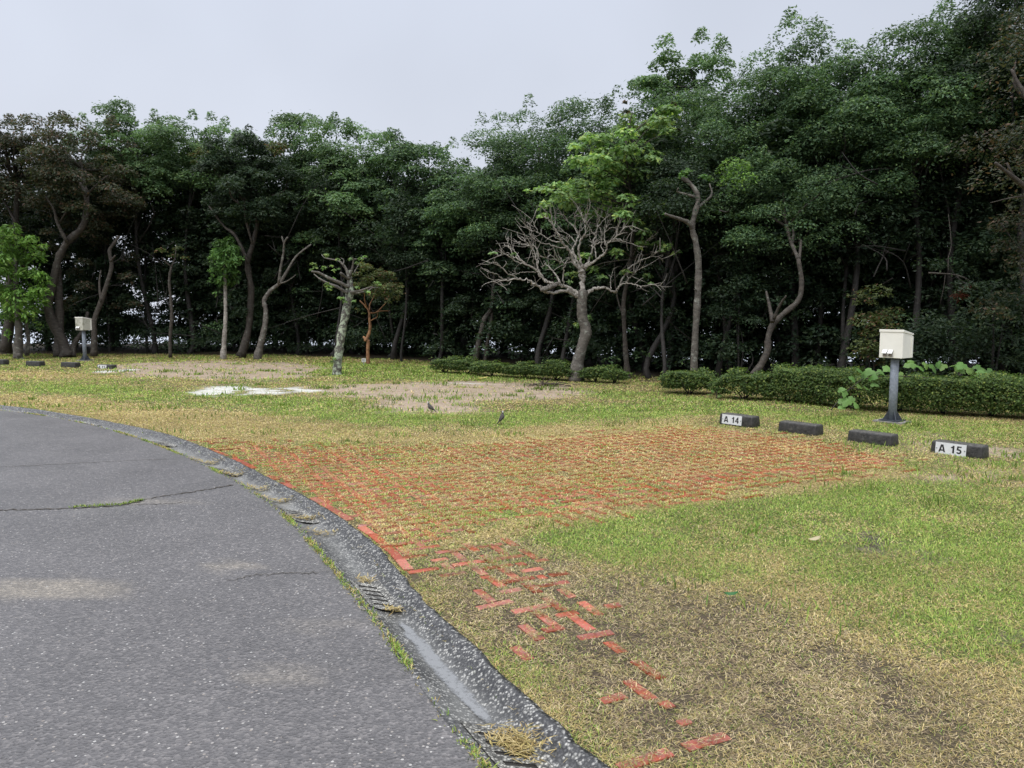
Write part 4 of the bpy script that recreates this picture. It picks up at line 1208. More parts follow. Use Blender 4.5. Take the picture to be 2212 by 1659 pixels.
# ------------------------------------------------------------------ single trees standing out from the wood
# bare pollard
Y0 = float(G(1247, 823)[1])
bs = P(1247, 823, Y0); bs[2] = -0.02
t = thing('bare_tree', 'leafless tree with a wide spread of pale pruned branches on a grey trunk', 'tree', bs)
rng = np.random.default_rng(77)
trunk = px_path([(1245, 825), (1247, 790), (1258, 745), (1266, 715), (1258, 685), (1257, 650), (1260, 628)], Y0)
mb = MB()
mb.tube(trunk, [0.165, 0.135, 0.112, 0.122, 0.105, 0.108, 0.10], 16, 5, 1, 0.035)
mb.build('trunk', M['bark_grey'], t, True, bs)
LIMBS = [  # (points in the detail view, start radius, end radius, depth drift)
    ([(1060, 1170), (1000, 1130), (930, 1090), (800, 1110), (690, 1108), (640, 1075), (560, 1010), (460, 970), (370, 965), (230, 980), (100, 990)], .075, .008, -0.9),
    ([(400, 968), (340, 935), (270, 900), (190, 820), (150, 790), (80, 785)], .028, .006, -0.6),
    ([(310, 985), (290, 1020), (240, 1030), (170, 1020)], .014, .004, -0.3),
    ([(230, 975), (160, 915), (80, 890), (10, 862)], .018, .005, -0.4),
    ([(1050, 1130), (960, 1070), (850, 1035), (750, 1005), (690, 985), (620, 910), (560, 850), (440, 780), (330, 700), (280, 600), (280, 500)], .07, .008, 0.8),
    ([(690, 1000), (640, 920), (605, 850), (590, 760), (560, 660), (530, 610), (470, 565), (400, 510)], .045, .006, 0.2),
    ([(600, 800), (610, 720), (580, 620), (520, 590)], .022, .006, 0.4), ([(555, 800), (550, 700), (520, 610), (470, 530)], .02, .005, -0.4),
    ([(560, 850), (460, 800), (350, 765), (280, 700), (200, 680), (150, 640)], .03, .006, -0.6), ([(250, 690), (180, 710), (140, 700)], .012, .004, 0),
    ([(440, 780), (380, 700), (300, 610), (210, 605)], .02, .005, 0.5), ([(520, 600), (440, 590), (380, 560), (330, 520)], .015, .004, 0.3),
    ([(580, 895), (470, 885), (400, 900), (330, 912)], .016, .004, -0.3), ([(680, 1050), (600, 1040), (540, 1020)], .03, .01, -0.6),
    ([(850, 1010), (800, 920), (740, 850), (690, 805), (640, 832)], .04, .006, 0.7), ([(765, 880), (860, 822), (970, 770)], .016, .005, 0.2),
    ([(878, 1040), (878, 940), (888, 850), (895, 800), (820, 760), (745, 700), (710, 645)], .032, .006, -0.5), ([(890, 800), (910, 770), (930, 740)], .016, .006, 0), ([(820, 765), (730, 745), (640, 725)], .013, .004, -0.3), ([(820, 765), (850, 790), (860, 730)], .012, .004, .2),
    ([(1090, 1110), (1088, 1000), (1090, 930), (1075, 860)], .105, .085, 0),
    ([(1075, 880), (1010, 800), (965, 690), (920, 620), (860, 560), (835, 500), (775, 400), (720, 320), (665, 290)], .07, .010, -0.5),
    ([(905, 620), (840, 620), (720, 590), (620, 560), (560, 530), (510, 450), (520, 320)], .026, .005, -0.5),
    ([(850, 560), (760, 550), (690, 510), (610, 460), (500, 420), (400, 385)], .026, .005, 0.5), ([(610, 460), (575, 390), (540, 320)], .013, .004, .2), ([(520, 430), (480, 390), (430, 300)], .013, .004, -.2),
    ([(780, 410), (755, 330), (750, 250), (730, 235)], .02, .006, 0), ([(780, 410), (790, 320), (810, 240)], .02, .006, .3), ([(720, 320), (700, 240), (670, 210)], .018, .006, -.2), ([(835, 510), (800, 500), (770, 485)], .02, .008, -.3),
    ([(1075, 880), (1035, 790), (995, 700), (985, 630), (1030, 530), (1050, 465), (1100, 400), (1115, 320), (1130, 190)], .06, .009, 0.6),
    ([(1045, 475), (1000, 400), (940, 345), (870, 262), (815, 250)], .024, .006, .4), ([(1005, 400), (1010, 330), (1000, 260)], .018, .006, -.2), ([(1010, 560), (960, 500), (880, 450), (790, 432)], .022, .005, .5), ([(995, 620), (930, 570), (935, 545)], .014, .005, -.3),
    ([(1115, 350), (1080, 290), (1030, 180)], .02, .006, .3), ([(1118, 330), (1145, 270), (1145, 240)], .018, .007, -.2),
    ([(1085, 860), (1060, 740), (1052, 610), (1085, 520), (1120, 460), (1125, 380)], .05, .012, -0.3),
    ([(1105, 850), (1150, 760), (1185, 690), (1205, 580), (1235, 470), (1262, 350), (1310, 215)], .055, .009, 0.5),
    ([(1262, 350), (1250, 280), (1238, 220)], .02, .006, -.2), ([(1225, 500), (1170, 420), (1145, 380), (1090, 290), (1045, 185)], .026, .006, -.3), ([(1250, 400), (1330, 310), (1390, 270)], .014, .005, .4),
    ([(1110, 850), (1160, 800), (1250, 745), (1330, 685), (1352, 600), (1400, 545), (1490, 480), (1540, 400), (1640, 388)], .06, .006, -0.6),
    ([(1352, 600), (1325, 510), (1340, 410), (1390, 300)], .026, .006, .4), ([(1410, 540), (1480, 530), (1560, 560), (1645, 580)], .02, .005, -.4), ([(1450, 510), (1470, 410), (1520, 310), (1555, 250)], .026, .007, .3),
    ([(1500, 470), (1540, 440), (1545, 330)], .016, .005, .2), ([(1215, 600), (1290, 570), (1400, 535), (1470, 545), (1590, 545)], .024, .005, .3), ([(1320, 470), (1400, 410), (1500, 400), (1590, 385)], .016, .005, -.3), ([(1240, 740), (1225, 640), (1215, 590), (1240, 520)], .026, .007, .3), ([(1330, 680), (1290, 600), (1300, 480), (1290, 400)], .022, .006, .5),
    ([(1100, 1150), (1160, 1110), (1210, 1070), (1290, 1052), (1370, 1070), (1440, 1105), (1480, 1050), (1530, 960), (1590, 850), (1680, 780), (1725, 690), (1770, 580), (1840, 532)], .075, .008, 0.4),
    ([(1690, 780), (1760, 745), (1840, 718), (1890, 680), (1940, 648)], .024, .006, -.4), ([(1840, 718), (1900, 720), (1965, 750)], .013, .004, -.2), ([(1775, 580), (1790, 545), (1800, 530)], .012, .005, 0),
    ([(1440, 1105), (1490, 1045), (1540, 1010), (1620, 1012), (1720, 1040), (1850, 1022), (1950, 1008)], .03, .006, -.7), ([(1850, 1022), (1900, 1040), (1930, 1030)], .01, .004, -.1), ([(1560, 1005), (1600, 950), (1640, 915), (1720, 850)], .022, .005, -.3), ([(1590, 960), (1570, 920), (1600, 880)], .014, .004, .2), ([(1400, 1075), (1390, 1000), (1410, 900), (1430, 850)], .018, .005, .4),
]
mb = MB()
def pack_limb(pp, r0, r1, drift, k):
    z0 = 0
    pts = [P(a_, c_, Y0 + drift * (q / (len(pp) - 1)) ** 1.2) for q, (a_, c_) in enumerate(zb(pp))]
    f = np.linspace(0, 1, len(pts)) ** 0.8
    p3, f3 = catmull(np.array(pts), f, 5)
    p3[1:-1] += rng.normal(size=(len(p3) - 2, 3)) * (0.006 + 0.10 * r0)
    mb.tube(p3, r0 * 0.56 * (1 - f3) + r1 * 0.8 * f3, 9 if r0 > .03 else 6, 1, 10 + k, 0.07)
    return np.array(pts)
for k, (pp, r0, r1, dr) in enumerate(LIMBS):
    pts = pack_limb(pp, r0, r1, dr, k)
    # short pruned twigs along the outer half
    nn = 2 if r0 > 0.02 else 1
    for q in range(nn * 4):
        f = rng.uniform(0.45, 1.0) * (len(pts) - 1); i0 = min(int(f), len(pts) - 2)
        a_ = pts[i0] + (pts[i0 + 1] - pts[i0]) * (f - i0)
        dv = (pts[i0 + 1] - pts[i0]); dv /= np.linalg.norm(dv)
        d = dv * 0.7 + rng.normal(size=3) * 0.55 + (0, 0, 0.25)
        L = rng.uniform(0.08, 0.30)
        b_ = a_ + d * L * 0.5 + rng.normal(size=3) * 0.02
        e_ = b_ + (d + rng.normal(size=3) * 0.4) * L * 0.5
        mb.tube([a_, b_, e_], [0.007, 0.005, 0.0025], 5, 2, q)
mb.build('branches', M['bark_pale'], t, True, bs)
# lumpy pruned knuckle on the left limb
mb = MB()
for k in range(7):
    a_ = P(*zb([(660 + 22 * k, 1075 - 9 * k + rng.uniform(-14, 14))])[0], Y0 - 0.5 + 0.04 * k)
    mb.tube([a_ + (-0.06, 0, -0.02), a_, a_ + (0.07, 0.02, 0.02)], [0.03, 0.05, 0.032], 8, 3, k, 0.12)
mb.build('burl', M['bark_grey'], t, True, bs)
# a few shoots with leaves on the bare tree
sp = [zb([q])[0] for q in ((120, 685), (340, 700), (620, 290), (1830, 1020), (950, 1000))]
cl = np.array([(*P(a_, c_, Y0 - 0.3), 0.08) for a_, c_ in sp])
sprigs(cl, 14, 0.09, 0.05, 'lime', rng, bs, t, droop=0.5)

# lime leaved tree behind it
Yk = 17.7
bs = P(1352, 826, Yk); bs[2] = 0
t = thing('broadleaf_tree', 'tall lime green tree with large drooping leaves right behind the bare tree', 'tree', bs)
rng = np.random.default_rng(78)
tr = [(px_path(z3([(860, 1545), (848, 1400), (840, 1250), (838, 1120), (862, 1000), (880, 850), (885, 700), (860, 500), (850, 330), (880, 180)]), Yk), 0.065, 0.012),
      (px_path(z3([(838, 1200), (815, 1150), (795, 1050), (790, 900)]), Yk, None, 0.4), 0.028, 0.01)]
CL = [(1450, 238, 24), (1425, 262, 22), (1440, 285, 18), (1400, 280, 24), (1362, 258, 18), (1345, 285, 26), (1305, 300, 20), (1262, 298, 18), (1250, 318, 16), (1288, 330, 26), (1250, 350, 20), (1300, 360, 26), (1345, 330, 28), (1385, 320, 26), (1405, 350, 20), (1420, 345, 14), (1350, 375, 26), (1310, 395, 24), (1290, 378, 20), (1385, 385, 26), (1415, 400, 18), (1430, 396, 12), (1255, 408, 24), (1215, 410, 20), (1185, 408, 15), (1160, 412, 11), (1143, 414, 8), (1200, 430, 18), (1175, 440, 14), (1230, 440, 20), (1275, 435, 24), (1320, 430, 26), (1365, 425, 24), (1180, 465, 10), (1300, 462, 22), (1345, 465, 22), (1260, 468, 16), (1390, 440, 20), (1405, 470, 18), (1380, 490, 18), (1425, 450, 14), (1438, 448, 10), (1400, 505, 16), (1425, 530, 14), (1445, 540, 12), (1460, 545, 8), (1380, 530, 14), (1262, 560, 16), (1285, 585, 12), (1240, 590, 12), (1300, 600, 10), (1400, 600, 10), (1270, 690, 9), (1250, 700, 7), (1330, 550, 14), (1350, 590, 10)]
cl = []
for a_, c_, r_ in CL:
    for q in range(2 if r_ < 20 else 3):
        cl.append((*P(a_ + rng.normal() * r_ * 0.42, c_ + rng.normal() * r_ * 0.3, Yk + rng.uniform(-0.8, 0.8)), r_ / FPX * Yk * 1.0))
cl = np.array(cl)
tr += [([P(880 * 0.4298 + 987.5, min(q_y, 560), Yk), (np.array(P(880 * 0.4298 + 987.5, min(q_y, 560), Yk)) + q[:3]) / 2 + (0, 0, 0.08), q[:3]], 0.016, 0.004) for q in cl[::3] for q_y in [float(HOR - (q[2] - EYE) / Yk * FPX) + 35]]
make_trunk(tr, M['bark_brown'], bs, t, seed=3)
add_crown([clump_leaves(cl, 44, 0.12, 0.078, 'lime', rng, 0.6, 0.55, 0.8, 0.35)], bs, t)
c2 = np.array([(*P(1454, 224, Yk), 0.07), (*P(1466, 282, Yk), 0.07), (*P(1353, 243, Yk), 0.08), (*P(1350, 222, Yk), 0.05)])
sprigs(c2, 14, 0.11, 0.07, 'red', rng, bs, t, 'young_shoot', droop=0.5)

# lichened pollard
Yl = float(G(728, 809)[1])
bs = P(728, 809, Yl); bs[2] = -0.02
t = thing('pollard_tree', 'short leaning pollard trunk covered in pale green lichen with few stub branches', 'tree', bs)
rng = np.random.default_rng(79)
mb = MB()
mb.tube(px_path(zl([(418, 1595), (425, 1480), (445, 1300), (475, 1080), (520, 850), (560, 650), (585, 520), (588, 420), (588, 300), (590, 220)]), Yl, None, 0.2), [0.125, 0.10, 0.097, 0.095, 0.092, 0.09, 0.10, 0.075, 0.05, 0.03], 14, 4, 5, 0.05)
mb.build('trunk', M['bark_lichen'], t, True, bs)
mb = MB()
for k, (pp, r0, r1, dr) in enumerate([([(575, 440), (480, 385), (330, 320), (180, 245), (90, 228)], .045, .018, -0.4), ([(560, 510), (420, 430), (300, 380), (190, 320), (120, 262)], .036, .012, 0.3), ([(588, 330), (545, 210), (500, 140), (450, 95), (380, 75), (260, 50), (220, 5)], .036, .007, 0.2), ([(592, 290), (625, 170), (635, 70), (620, 45)], .03, .010, -0.2), ([(635, 70), (700, 65), (810, 50)], .014, .006, -.2), ([(600, 500), (720, 480), (800, 455), (885, 425)], .036, .018, -0.4), ([(600, 520), (720, 505), (830, 480), (880, 445), (980, 440)], .03, .007, .3), ([(575, 330), (520, 290), (470, 250)], .036, .03, -.3), ([(640, 250), (680, 180), (720, 110)], .016, .005, .2), ([(500, 150), (510, 80), (470, 50)], .016, .006, .1), ([(390, 1440), (370, 1390), (355, 1360)], .008, .004, -.2)]):
    mb = MB()
    mb.tube(px_path(zl(pp), Yl, None, dr), np.linspace(r0, r1, len(pp)), 8, 3, k, 0.07)
    mb.build('branch', M['bark_grey'], t, True, bs)
cl = np.array([(*P(*zl([(a_, c_)])[0], Yl - 0.1), r_) for a_, c_, r_ in ((110, 140, .10), (130, 190, .09), (80, 215, .06), (250, 180, .07), (385, 212, .05), (445, 198, .03), (310, 430, .10), (290, 400, .07), (325, 470, .06), (490, 590, .09), (520, 630, .07), (460, 580, .06), (640, 620, .05), (730, 75, .09), (680, 120, .06), (780, 40, .06), (600, 70, .05), (940, 385, .09), (975, 410, .06), (790, 480, .06), (830, 500, .06), (690, 440, .06), (285, 15, .06), (350, 160, .04), (385, 1370, .05), (350, 1410, .05), (380, 325, .05), (430, 75, .05))])
sprigs(cl, 20, 0.08, 0.04, 'lime', rng, bs, t, droop=0.6)

# small orange barked tree with the tiny sign beside it
Yo = 21.8
bs = P(795, 786, Yo); bs[2] = 0
t = thing('small_tree', 'small tree with orange peeling bark and a rounded olive crown behind the lichened trunk', 'tree', bs)
rng = np.random.default_rng(80)
make_trunk([(px_path(zl([(830, 1455), (825, 1300), (828, 1150), (815, 1110), (845, 1020), (855, 940), (845, 850), (842, 760), (800, 690), (720, 610)]), Yo), 0.055, 0.02),
            (px_path(zl([(842, 770), (930, 765), (1000, 700), (1090, 610)]), Yo, None, 0.5), 0.025, 0.01), (px_path(zl([(850, 880), (900, 850), (945, 825), (955, 770)]), Yo, None, -0.3), 0.016, 0.007),
            (px_path(zl([(845, 740), (850, 660), (900, 560), (950, 420)]), Yo, None, 0.3), 0.024, 0.008), (px_path(zl([(810, 700), (780, 590), (790, 450)]), Yo, None, -0.4), 0.02, 0.008), (px_path(zl([(940, 760), (1000, 745), (1110, 742)]), Yo, None, -0.3), 0.012, 0.004)], M['bark_orange'], bs, t, seed=9)
mb = MB()
a_ = P(*zl([(810, 1100)])[0], Yo)
mb.tube([a_ + (-0.09, 0, 0.04), a_ + (-0.03, -0.02, -0.02), a_ + (0.03, 0, -0.06)], [0.035, 0.07, 0.04], 9, 3, 2, 0.15)
mb.build('burl', M['bark_orange'], t, True, bs)
cl = []
for a_, c_, r_ in ((790, 180, 70), (760, 220, 60), (850, 210, 60), (700, 300, 80), (820, 320, 90), (940, 290, 90), (990, 230, 50), (1040, 300, 80), (1110, 280, 60), (1130, 340, 70), (1180, 420, 80), (1260, 430, 50), (1100, 430, 90), (1000, 420, 90), (900, 440, 90), (780, 430, 90), (680, 420, 70), (720, 520, 70), (850, 540, 70), (960, 530, 80), (1080, 530, 80), (1180, 520, 80), (1190, 580, 50), (1090, 590, 50), (680, 740, 30), (760, 780, 25)):
    for q in range(2):
        cl.append((*P(*zl([(a_ + rng.normal() * 20, c_ + rng.normal() * 20)])[0], Yo + rng.uniform(-0.5, 0.6)), r_ * 0.16535 / FPX * Yo))
add_crown([clump_leaves(cl, 55, 0.075, 0.042, 'olive', rng, 0.7, 0.2)], bs, t)
b0 = P(786, 781, Yo - 0.35); b0[2] = 0
s = thing('small_sign', 'tiny white notice on a short post at the foot of the orange barked tree', 'sign', b0)
mb = MB(); mb.box((-0.010, -0.008, -0.02), (0.010, 0.008, 0.11)); mb.build('post', M['galvanised'], s)
mb = MB(); mb.box((-0.055, -0.016, 0.10), (0.055, -0.008, 0.20)); pl_ = mb.build('sign_panel', M['sign_white'], s)
mb = MB()
for q in range(3): mb.box((-0.04, -0.0185, 0.175 - 0.024 * q), (0.04 - 0.015 * (q % 2), -0.0165, 0.182 - 0.024 * q))
mb.build('text_line', M['black_paint'], pl_)

# tall pruned trunk
Yp = 16.2
bs = P(1500, 836, Yp); bs[2] = -0.02
t = thing('pruned_tree', 'tall slim pruned trunk with three short bare limbs and almost no leaves', 'tree', bs)
rng = np.random.default_rng(81)
make_trunk([(px_path(z3([(1188, 1590), (1192, 1420), (1200, 1250), (1212, 1050), (1212, 930), (1198, 830), (1182, 760), (1195, 690), (1212, 620), (1195, 570), (1155, 525), (1130, 512)]), Yp), 0.078, 0.042)], M['bark_grey'], bs, t, seed=4)
for k_, br_ in enumerate([(px_path(z3([(1185, 770), (1160, 735), (1120, 718), (1080, 705), (1045, 692)]), Yp, None, -0.4), 0.045, 0.026), (px_path(z3([(1205, 665), (1235, 640), (1280, 595), (1268, 540)]), Yp, None, 0.3), 0.04, 0.014), (px_path(z3([(1205, 612), (1165, 598), (1130, 588), (1105, 580), (1112, 562)]), Yp, None, -0.3), 0.028, 0.012), (px_path(z3([(1215, 1090), (1200, 1075), (1192, 1072)]), Yp, None, -0.1), 0.02, 0.012)]):
    make_trunk([br_], M['bark_grey'], bs, t, 'branch', seed=6 + k_)
cl = np.array([(*P(*z3([q])[0], Yp), 0.12) for q in ((1140, 490), (1165, 480), (1130, 510), (1240, 510), (1262, 520), (1045, 695))])
cl[-1][3] = 0.05
sprigs(cl, 26, 0.08, 0.04, 'mid', rng, bs, t, droop=0.2)

# bright leafy tree at the left edge and the lollipop tree
Yf = float(G(40, 775)[1])
bs = P(40, 775, Yf); bs[2] = -0.02
t = thing('leafy_tree', 'short tree with a dense bright green drooping crown at the left edge, before the wood', 'tree', bs)
rng = np.random.default_rng(82)
make_trunk([(px_path([(39, 778), (40, 740), (40, 700), (36, 660), (34, 600), (32, 560)], Yf), 0.125, 0.06), (px_path([(58, 768), (61, 730), (57, 700), (60, 670)], Yf + 0.3), 0.065, 0.04), (px_path([(22, 782), (34, 772), (40, 765)], Yf, None, -0.1), 0.03, 0.06), (px_path([(58, 781), (46, 772), (40, 765)], Yf, None, -0.1), 0.03, 0.06)], M['bark_grey'], bs, t, seed=7)
cl = []
for a_, c_, r_ in ((-20, 520, 30), (10, 510, 26), (40, 530, 28), (65, 525, 20), (0, 555, 35), (45, 565, 34), (78, 560, 22), (90, 545, 12), (-25, 590, 40), (20, 600, 36), (62, 600, 30), (85, 600, 20), (-5, 640, 36), (35, 645, 34), (75, 640, 28), (95, 620, 16), (20, 670, 24), (60, 668, 24), (90, 660, 14), (45, 690, 16), (15, 690, 16), (62, 685, 16), (75, 705, 8), (22, 718, 10), (30, 500, 12)):
    for q in range(3):
        cl.append((*P(a_ + rng.normal() * 6, c_ + rng.normal() * 6, Yf + rng.uniform(-0.9, 0.9) * (0.7 if c_ < 690 else 0.2)), r_ / FPX * Yf * 0.85))
add_crown([clump_leaves(cl, 55, 0.15, 0.060, 'bright', rng, 0.8, 0.9, 0.7, 0.5)], bs, t)

Yg = float(G(482, 776)[1])
bs = P(482, 776, Yg); bs[2] = -0.02
t = thing('lollipop_tree', 'young tree with a small bright green oval crown on a straight pale trunk', 'tree', bs)
make_trunk([(px_path([(482, 780), (484, 740), (487, 690), (487, 640), (486, 600), (485, 560)], Yg), 0.08, 0.035)], M['bark_pale'], bs, t, seed=8)
cl = []
for a_, c_, r_ in ((478, 528, 15), (497, 524, 13), (508, 540, 12), (470, 545, 14), (490, 550, 18), (468, 568, 16), (505, 565, 14), (486, 575, 18), (465, 590, 14), (498, 590, 16), (480, 605, 14), (510, 590, 8), (472, 618, 10), (497, 612, 10), (460, 608, 7), (468, 636, 6), (512, 605, 5)):
    for q in range(2):
        cl.append((*P(a_ + rng.normal() * 3, c_ + rng.normal() * 3, Yg + rng.uniform(-0.4, 0.4)), r_ / FPX * Yg * 0.9))
add_crown([clump_leaves(cl, 55, 0.13, 0.05, 'mid', rng, 0.9, 0.8, 0.7, 0.5)], bs, t)

# thin pruned trunks in the left half
def bare_trunk(label, Y, paths, bark, leaf=None, seed=0, name='pruned_tree', r=0.05):
    p0 = paths[0][0][0]
    bs = P(p0[0], p0[1], Y); bs[2] = -0.02
    t = thing(name, label, 'tree', bs)
    make_trunk([(px_path(p, Y, None, d), a_, b_) for (p, a_, b_, d) in paths], M[bark], bs, t, seed=seed)
    if leaf:
        rng = np.random.default_rng(seed)
        cl = np.array([(*P(a_, c_, Y + rng.uniform(-.2, .2)), r_ / FPX * Y) for a_, c_, r_ in leaf])
        add_crown([clump_leaves(cl, 40, 0.09, 0.042, 'dark' if seed != 93 else 'olive', rng, 0.7, 0.2)], bs, t)
bare_trunk('crooked pruned trunk with a bare stub top right behind the left power box', 24.7, [(z1([(558, 1512), (560, 1400), (560, 1300), (600, 1190), (635, 1080), (662, 980), (650, 890), (670, 850), (706, 800)]), 0.088, 0.042, 0.2), (z1([(655, 950), (672, 930), (684, 915)]), 0.045, 0.03, -0.1), (z1([(600, 1190), (590, 1080), (600, 1000)]), 0.045, 0.02, 0.3)], 'bark_brown', None, 91)
bare_trunk('thin pruned trunk with a Y fork, midway from left power box to lollipop tree', 24.4, [(z1([(1012, 1520), (1010, 1400), (1020, 1280), (1012, 1150), (1005, 1060), (1018, 980)]), 0.055, 0.04, 0), (z1([(1018, 980), (985, 955), (960, 925)]), 0.025, 0.012, -.2), (z1([(1018, 980), (1042, 920), (1045, 850)]), 0.025, 0.01, .2)], 'bark_brown', [(348, 545, 14), (375, 555, 12), (385, 540, 12), (400, 560, 10)], 93)
bare_trunk('forked bare grey trunk bending right, between the lollipop tree and the lichened tree', 23.9, [(z2([(18, 1545), (40, 1440), (65, 1330), (70, 1240), (60, 1185), (95, 1125), (150, 1080), (190, 1020), (250, 920), (340, 848)]), 0.10, 0.025, 0.3), (z2([(145, 1085), (160, 980), (175, 900), (180, 840), (200, 805)]), 0.045, 0.025, -0.3), (z2([(180, 850), (165, 800)]), 0.03, 0.02, 0), (z2([(150, 1082), (200, 1065), (250, 1028)]), 0.025, 0.008, -0.3)], 'bark_grey', [(690, 525, 16), (700, 545, 12)], 92)

# ------------------------------------------------------------------ hedge, low shrubs, weeds
def shrub(name, label, cat, path, hw_, h0, h1, leafL, per_m, pal, seed, group=None, stems=True):
    """foliage along a ground path, clipped flat on top; stems below"""
    rng = np.random.default_rng(seed)
    p = np.array(path, float)
    bs = np.array([p[0][0], p[0][1], 0.0])
    t = thing(name, label, cat, bs, 0, group)
    seg = np.linalg.norm(np.diff(p, axis=0), axis=1); tot = seg.sum()
    n_ = int(per_m * max(tot, 0.5))
    s_ = rng.random(n_) * tot
    cum = np.r_[0, np.cumsum(seg)]
    x = np.interp(s_, cum, p[:, 0]); y = np.interp(s_, cum, p[:, 1])
    d = (p[-1] - p[0]) / (np.linalg.norm(p[-1] - p[0]) + 1e-9)
    nx, ny = -d[1], d[0]
    u = rng.uniform(-1, 1, n_)
    endf = np.minimum(s_, tot - s_)
    hh = h1 * (0.86 + 0.24 * fbm(x * 3, y * 3, 1.0, seed)) * (0.72 + 0.28 * sstep(0, 0.25, endf))
    vv = np.where(rng.random(n_) < 0.45, 1 - rng.random(n_) ** 2 * 0.2, rng.random(n_) ** 0.8)
    side = rng.random(n_) < 0.6
    u = np.where(side & (vv < 0.9), np.sign(u) * (0.75 + 0.25 * np.abs(u)), u)
    bulge = (0.85 + 0.3 * fbm(x * 2.5, y * 2.5 + vv, 1.0, seed + 3)) * (0.72 + 0.28 * sstep(0, 0.5, vv)) * (0.6 + 0.4 * sstep(0, 0.3, endf))
    off = u * hw_ * bulge
    ends = rng.normal(size=n_) * 0.06
    z = h0 * (0.7 + 0.6 * fbm(x * 3, y * 3, 1.3, seed + 8)) + (hh - h0) * vv
    cen = np.stack([x + nx * off + d[0] * ends, y + ny * off + d[1] * ends, z], -1)
    nor = np.stack([nx * u * 0.7, ny * u * 0.7, 0.3 + 0.8 * vv], -1) + rng.normal(size=(n_, 3)) * 0.5
    ci = rng.choice(4, n_, p=[0.34, 0.3, 0.22, 0.14])
    col = PAL[pal][ci] * rng.uniform(0.7, 1.25, (n_, 1)) * (0.8 + 0.4 * fbm(x * 4, z * 4, 1.0, seed + 5))[:, None]
    sz = rng.uniform(0.7, 1.3, n_)
    gapn = fbm(x * 2 + z * 3, y * 2 - z * 2, 1.6, seed + 12)      # woody gaps and stray shoots
    kp = ~((vv < 0.8) & (gapn > 0.60) & (rng.random(n_) < 0.8))
    shoot = (vv > 0.9) & (fbm(x * 9, y * 9, 1.0, seed + 14) > 0.60)
    cen[:, 2] += np.where(shoot, rng.random(n_) * 0.11, 0)
    cen, nor, col, sz = cen[kp], nor[kp], col[kp], sz[kp]
    V, F = leaf_quads(cen, nor, leafL * sz, leafL * 0.68 * sz, rng, 0.0)
    add_crown([(V, F, np.repeat(col, 4, 0))], bs, t, 'foliage')
    if stems:
        k_ = max(1, int(tot / 0.55))
        for q in range(k_):
            mb = MB()
            f = (q + 0.5) / k_ * tot
            bx, by = np.interp(f, cum, p[:, 0]), np.interp(f, cum, p[:, 1])
            for w in range(5):
                a_ = np.array([bx + rng.normal() * 0.006, by + rng.normal() * 0.006, -0.02])
                e_ = a_ + np.array([rng.normal() * 0.16, rng.normal() * 0.14, h1 * 0.75])
                mb.tube([a_, (a_ + e_) / 2 + rng.normal(size=3) * 0.03, e_], [0.014, 0.010, 0.004], 5, 2, q * 7 + w)
            mb.build('stem', M['bark_dark'], t, True, bs)
    return t
hp = [G(*q)[:2] + np.array([0.1, 0.30]) for q in ((1665, 868), (1760, 878), (1880, 890), (2020, 898), (2150, 905), (2320, 915))]
shrub('hedge', 'long clipped green hedge running behind the right power box', 'hedge', hp, 0.36, 0.06, 0.53, 0.038, 11500, 'hedge', 601)
LS = 'low shrubs at the edge of the wood'
for k, (q0, q1, hw_, h1, lab) in enumerate((
    ((1436, 848), (1545, 853), 0.26, 0.40, 'rounded low shrub in front of the tall pruned trunk'),
    ((1550, 860), (1668, 867), 0.28, 0.42, 'sparse low shrub at the foot of the S shaped trunk'),
    ((940, 804), (1032, 809), 0.26, 0.33, 'low clipped shrub leftmost of the row left of the bare tree'),
    ((1026, 811), (1102, 815), 0.24, 0.29, 'low clipped shrub second from left in the row left of the bare tree'),
    ((1092, 815), (1178, 819), 0.24, 0.30, 'low clipped shrub third from left in the row left of the bare tree'),
    ((1166, 819), (1236, 823), 0.24, 0.33, 'low clipped shrub touching the left of the bare tree trunk'),
    ((1258, 825), (1308, 827), 0.24, 0.32, 'low clipped shrub touching the right of the bare tree trunk'),
    ((1304, 828), (1350, 829), 0.22, 0.31, 'small round shrub second right of the bare tree trunk'))):
    shrub('low_shrub', lab, 'shrub', [G(*q0)[:2], G(*q1)[:2]], hw_, 0.09, h1, 0.045, 6400, 'hedge', 610 + k, LS)
# tall leafy bushes at the right end of the wood
for k, (px, Y, w_, h_, pal, lab) in enumerate(((2150, 13.4, 0.85, 2.1, 'dark', 'tall leafy bush behind the right end of the hedge'), (2010, 14.2, 0.6, 1.5, 'dark', 'dark leafy bush behind the hedge right of the power box'), (1600, 16.6, 0.55, 2.6, 'dark', 'tall thin leafy bush between the tall pruned trunk and the S shaped trunk'), (1895, 14.6, 0.5, 2.0, 'olive', 'yellowish leafy bush hanging behind the right power box'))):
    rng = np.random.default_rng(640 + k)
    bs = P(px, HOR, Y); bs[2] = 0
    t = thing('bush', lab, 'bush', bs)
    cl = crown_clumps(rng, bs + (0, 0, h_ * 0.52), w_, w_ * 0.8, h_ * 0.52, 46, 0.27, 0.35)
    if pal == 'olive': cl = cl[::2]
    add_crown([clump_leaves(cl, 80, 0.075, 0.037, pal, rng, 0.7, 0.2)], bs, t, 'foliage')
    mb = MB()
    for q in range(5):
        e_ = cl[q * 3][:3]
        mb.tube([bs + (rng.normal() * 0.008, 0, 0), (bs + e_) / 2 + rng.normal(size=3) * 0.06, e_], [0.022, 0.015, 0.006], 6, 3, q)
    mb.build('stem', M['bark_dark'], t, True, bs)

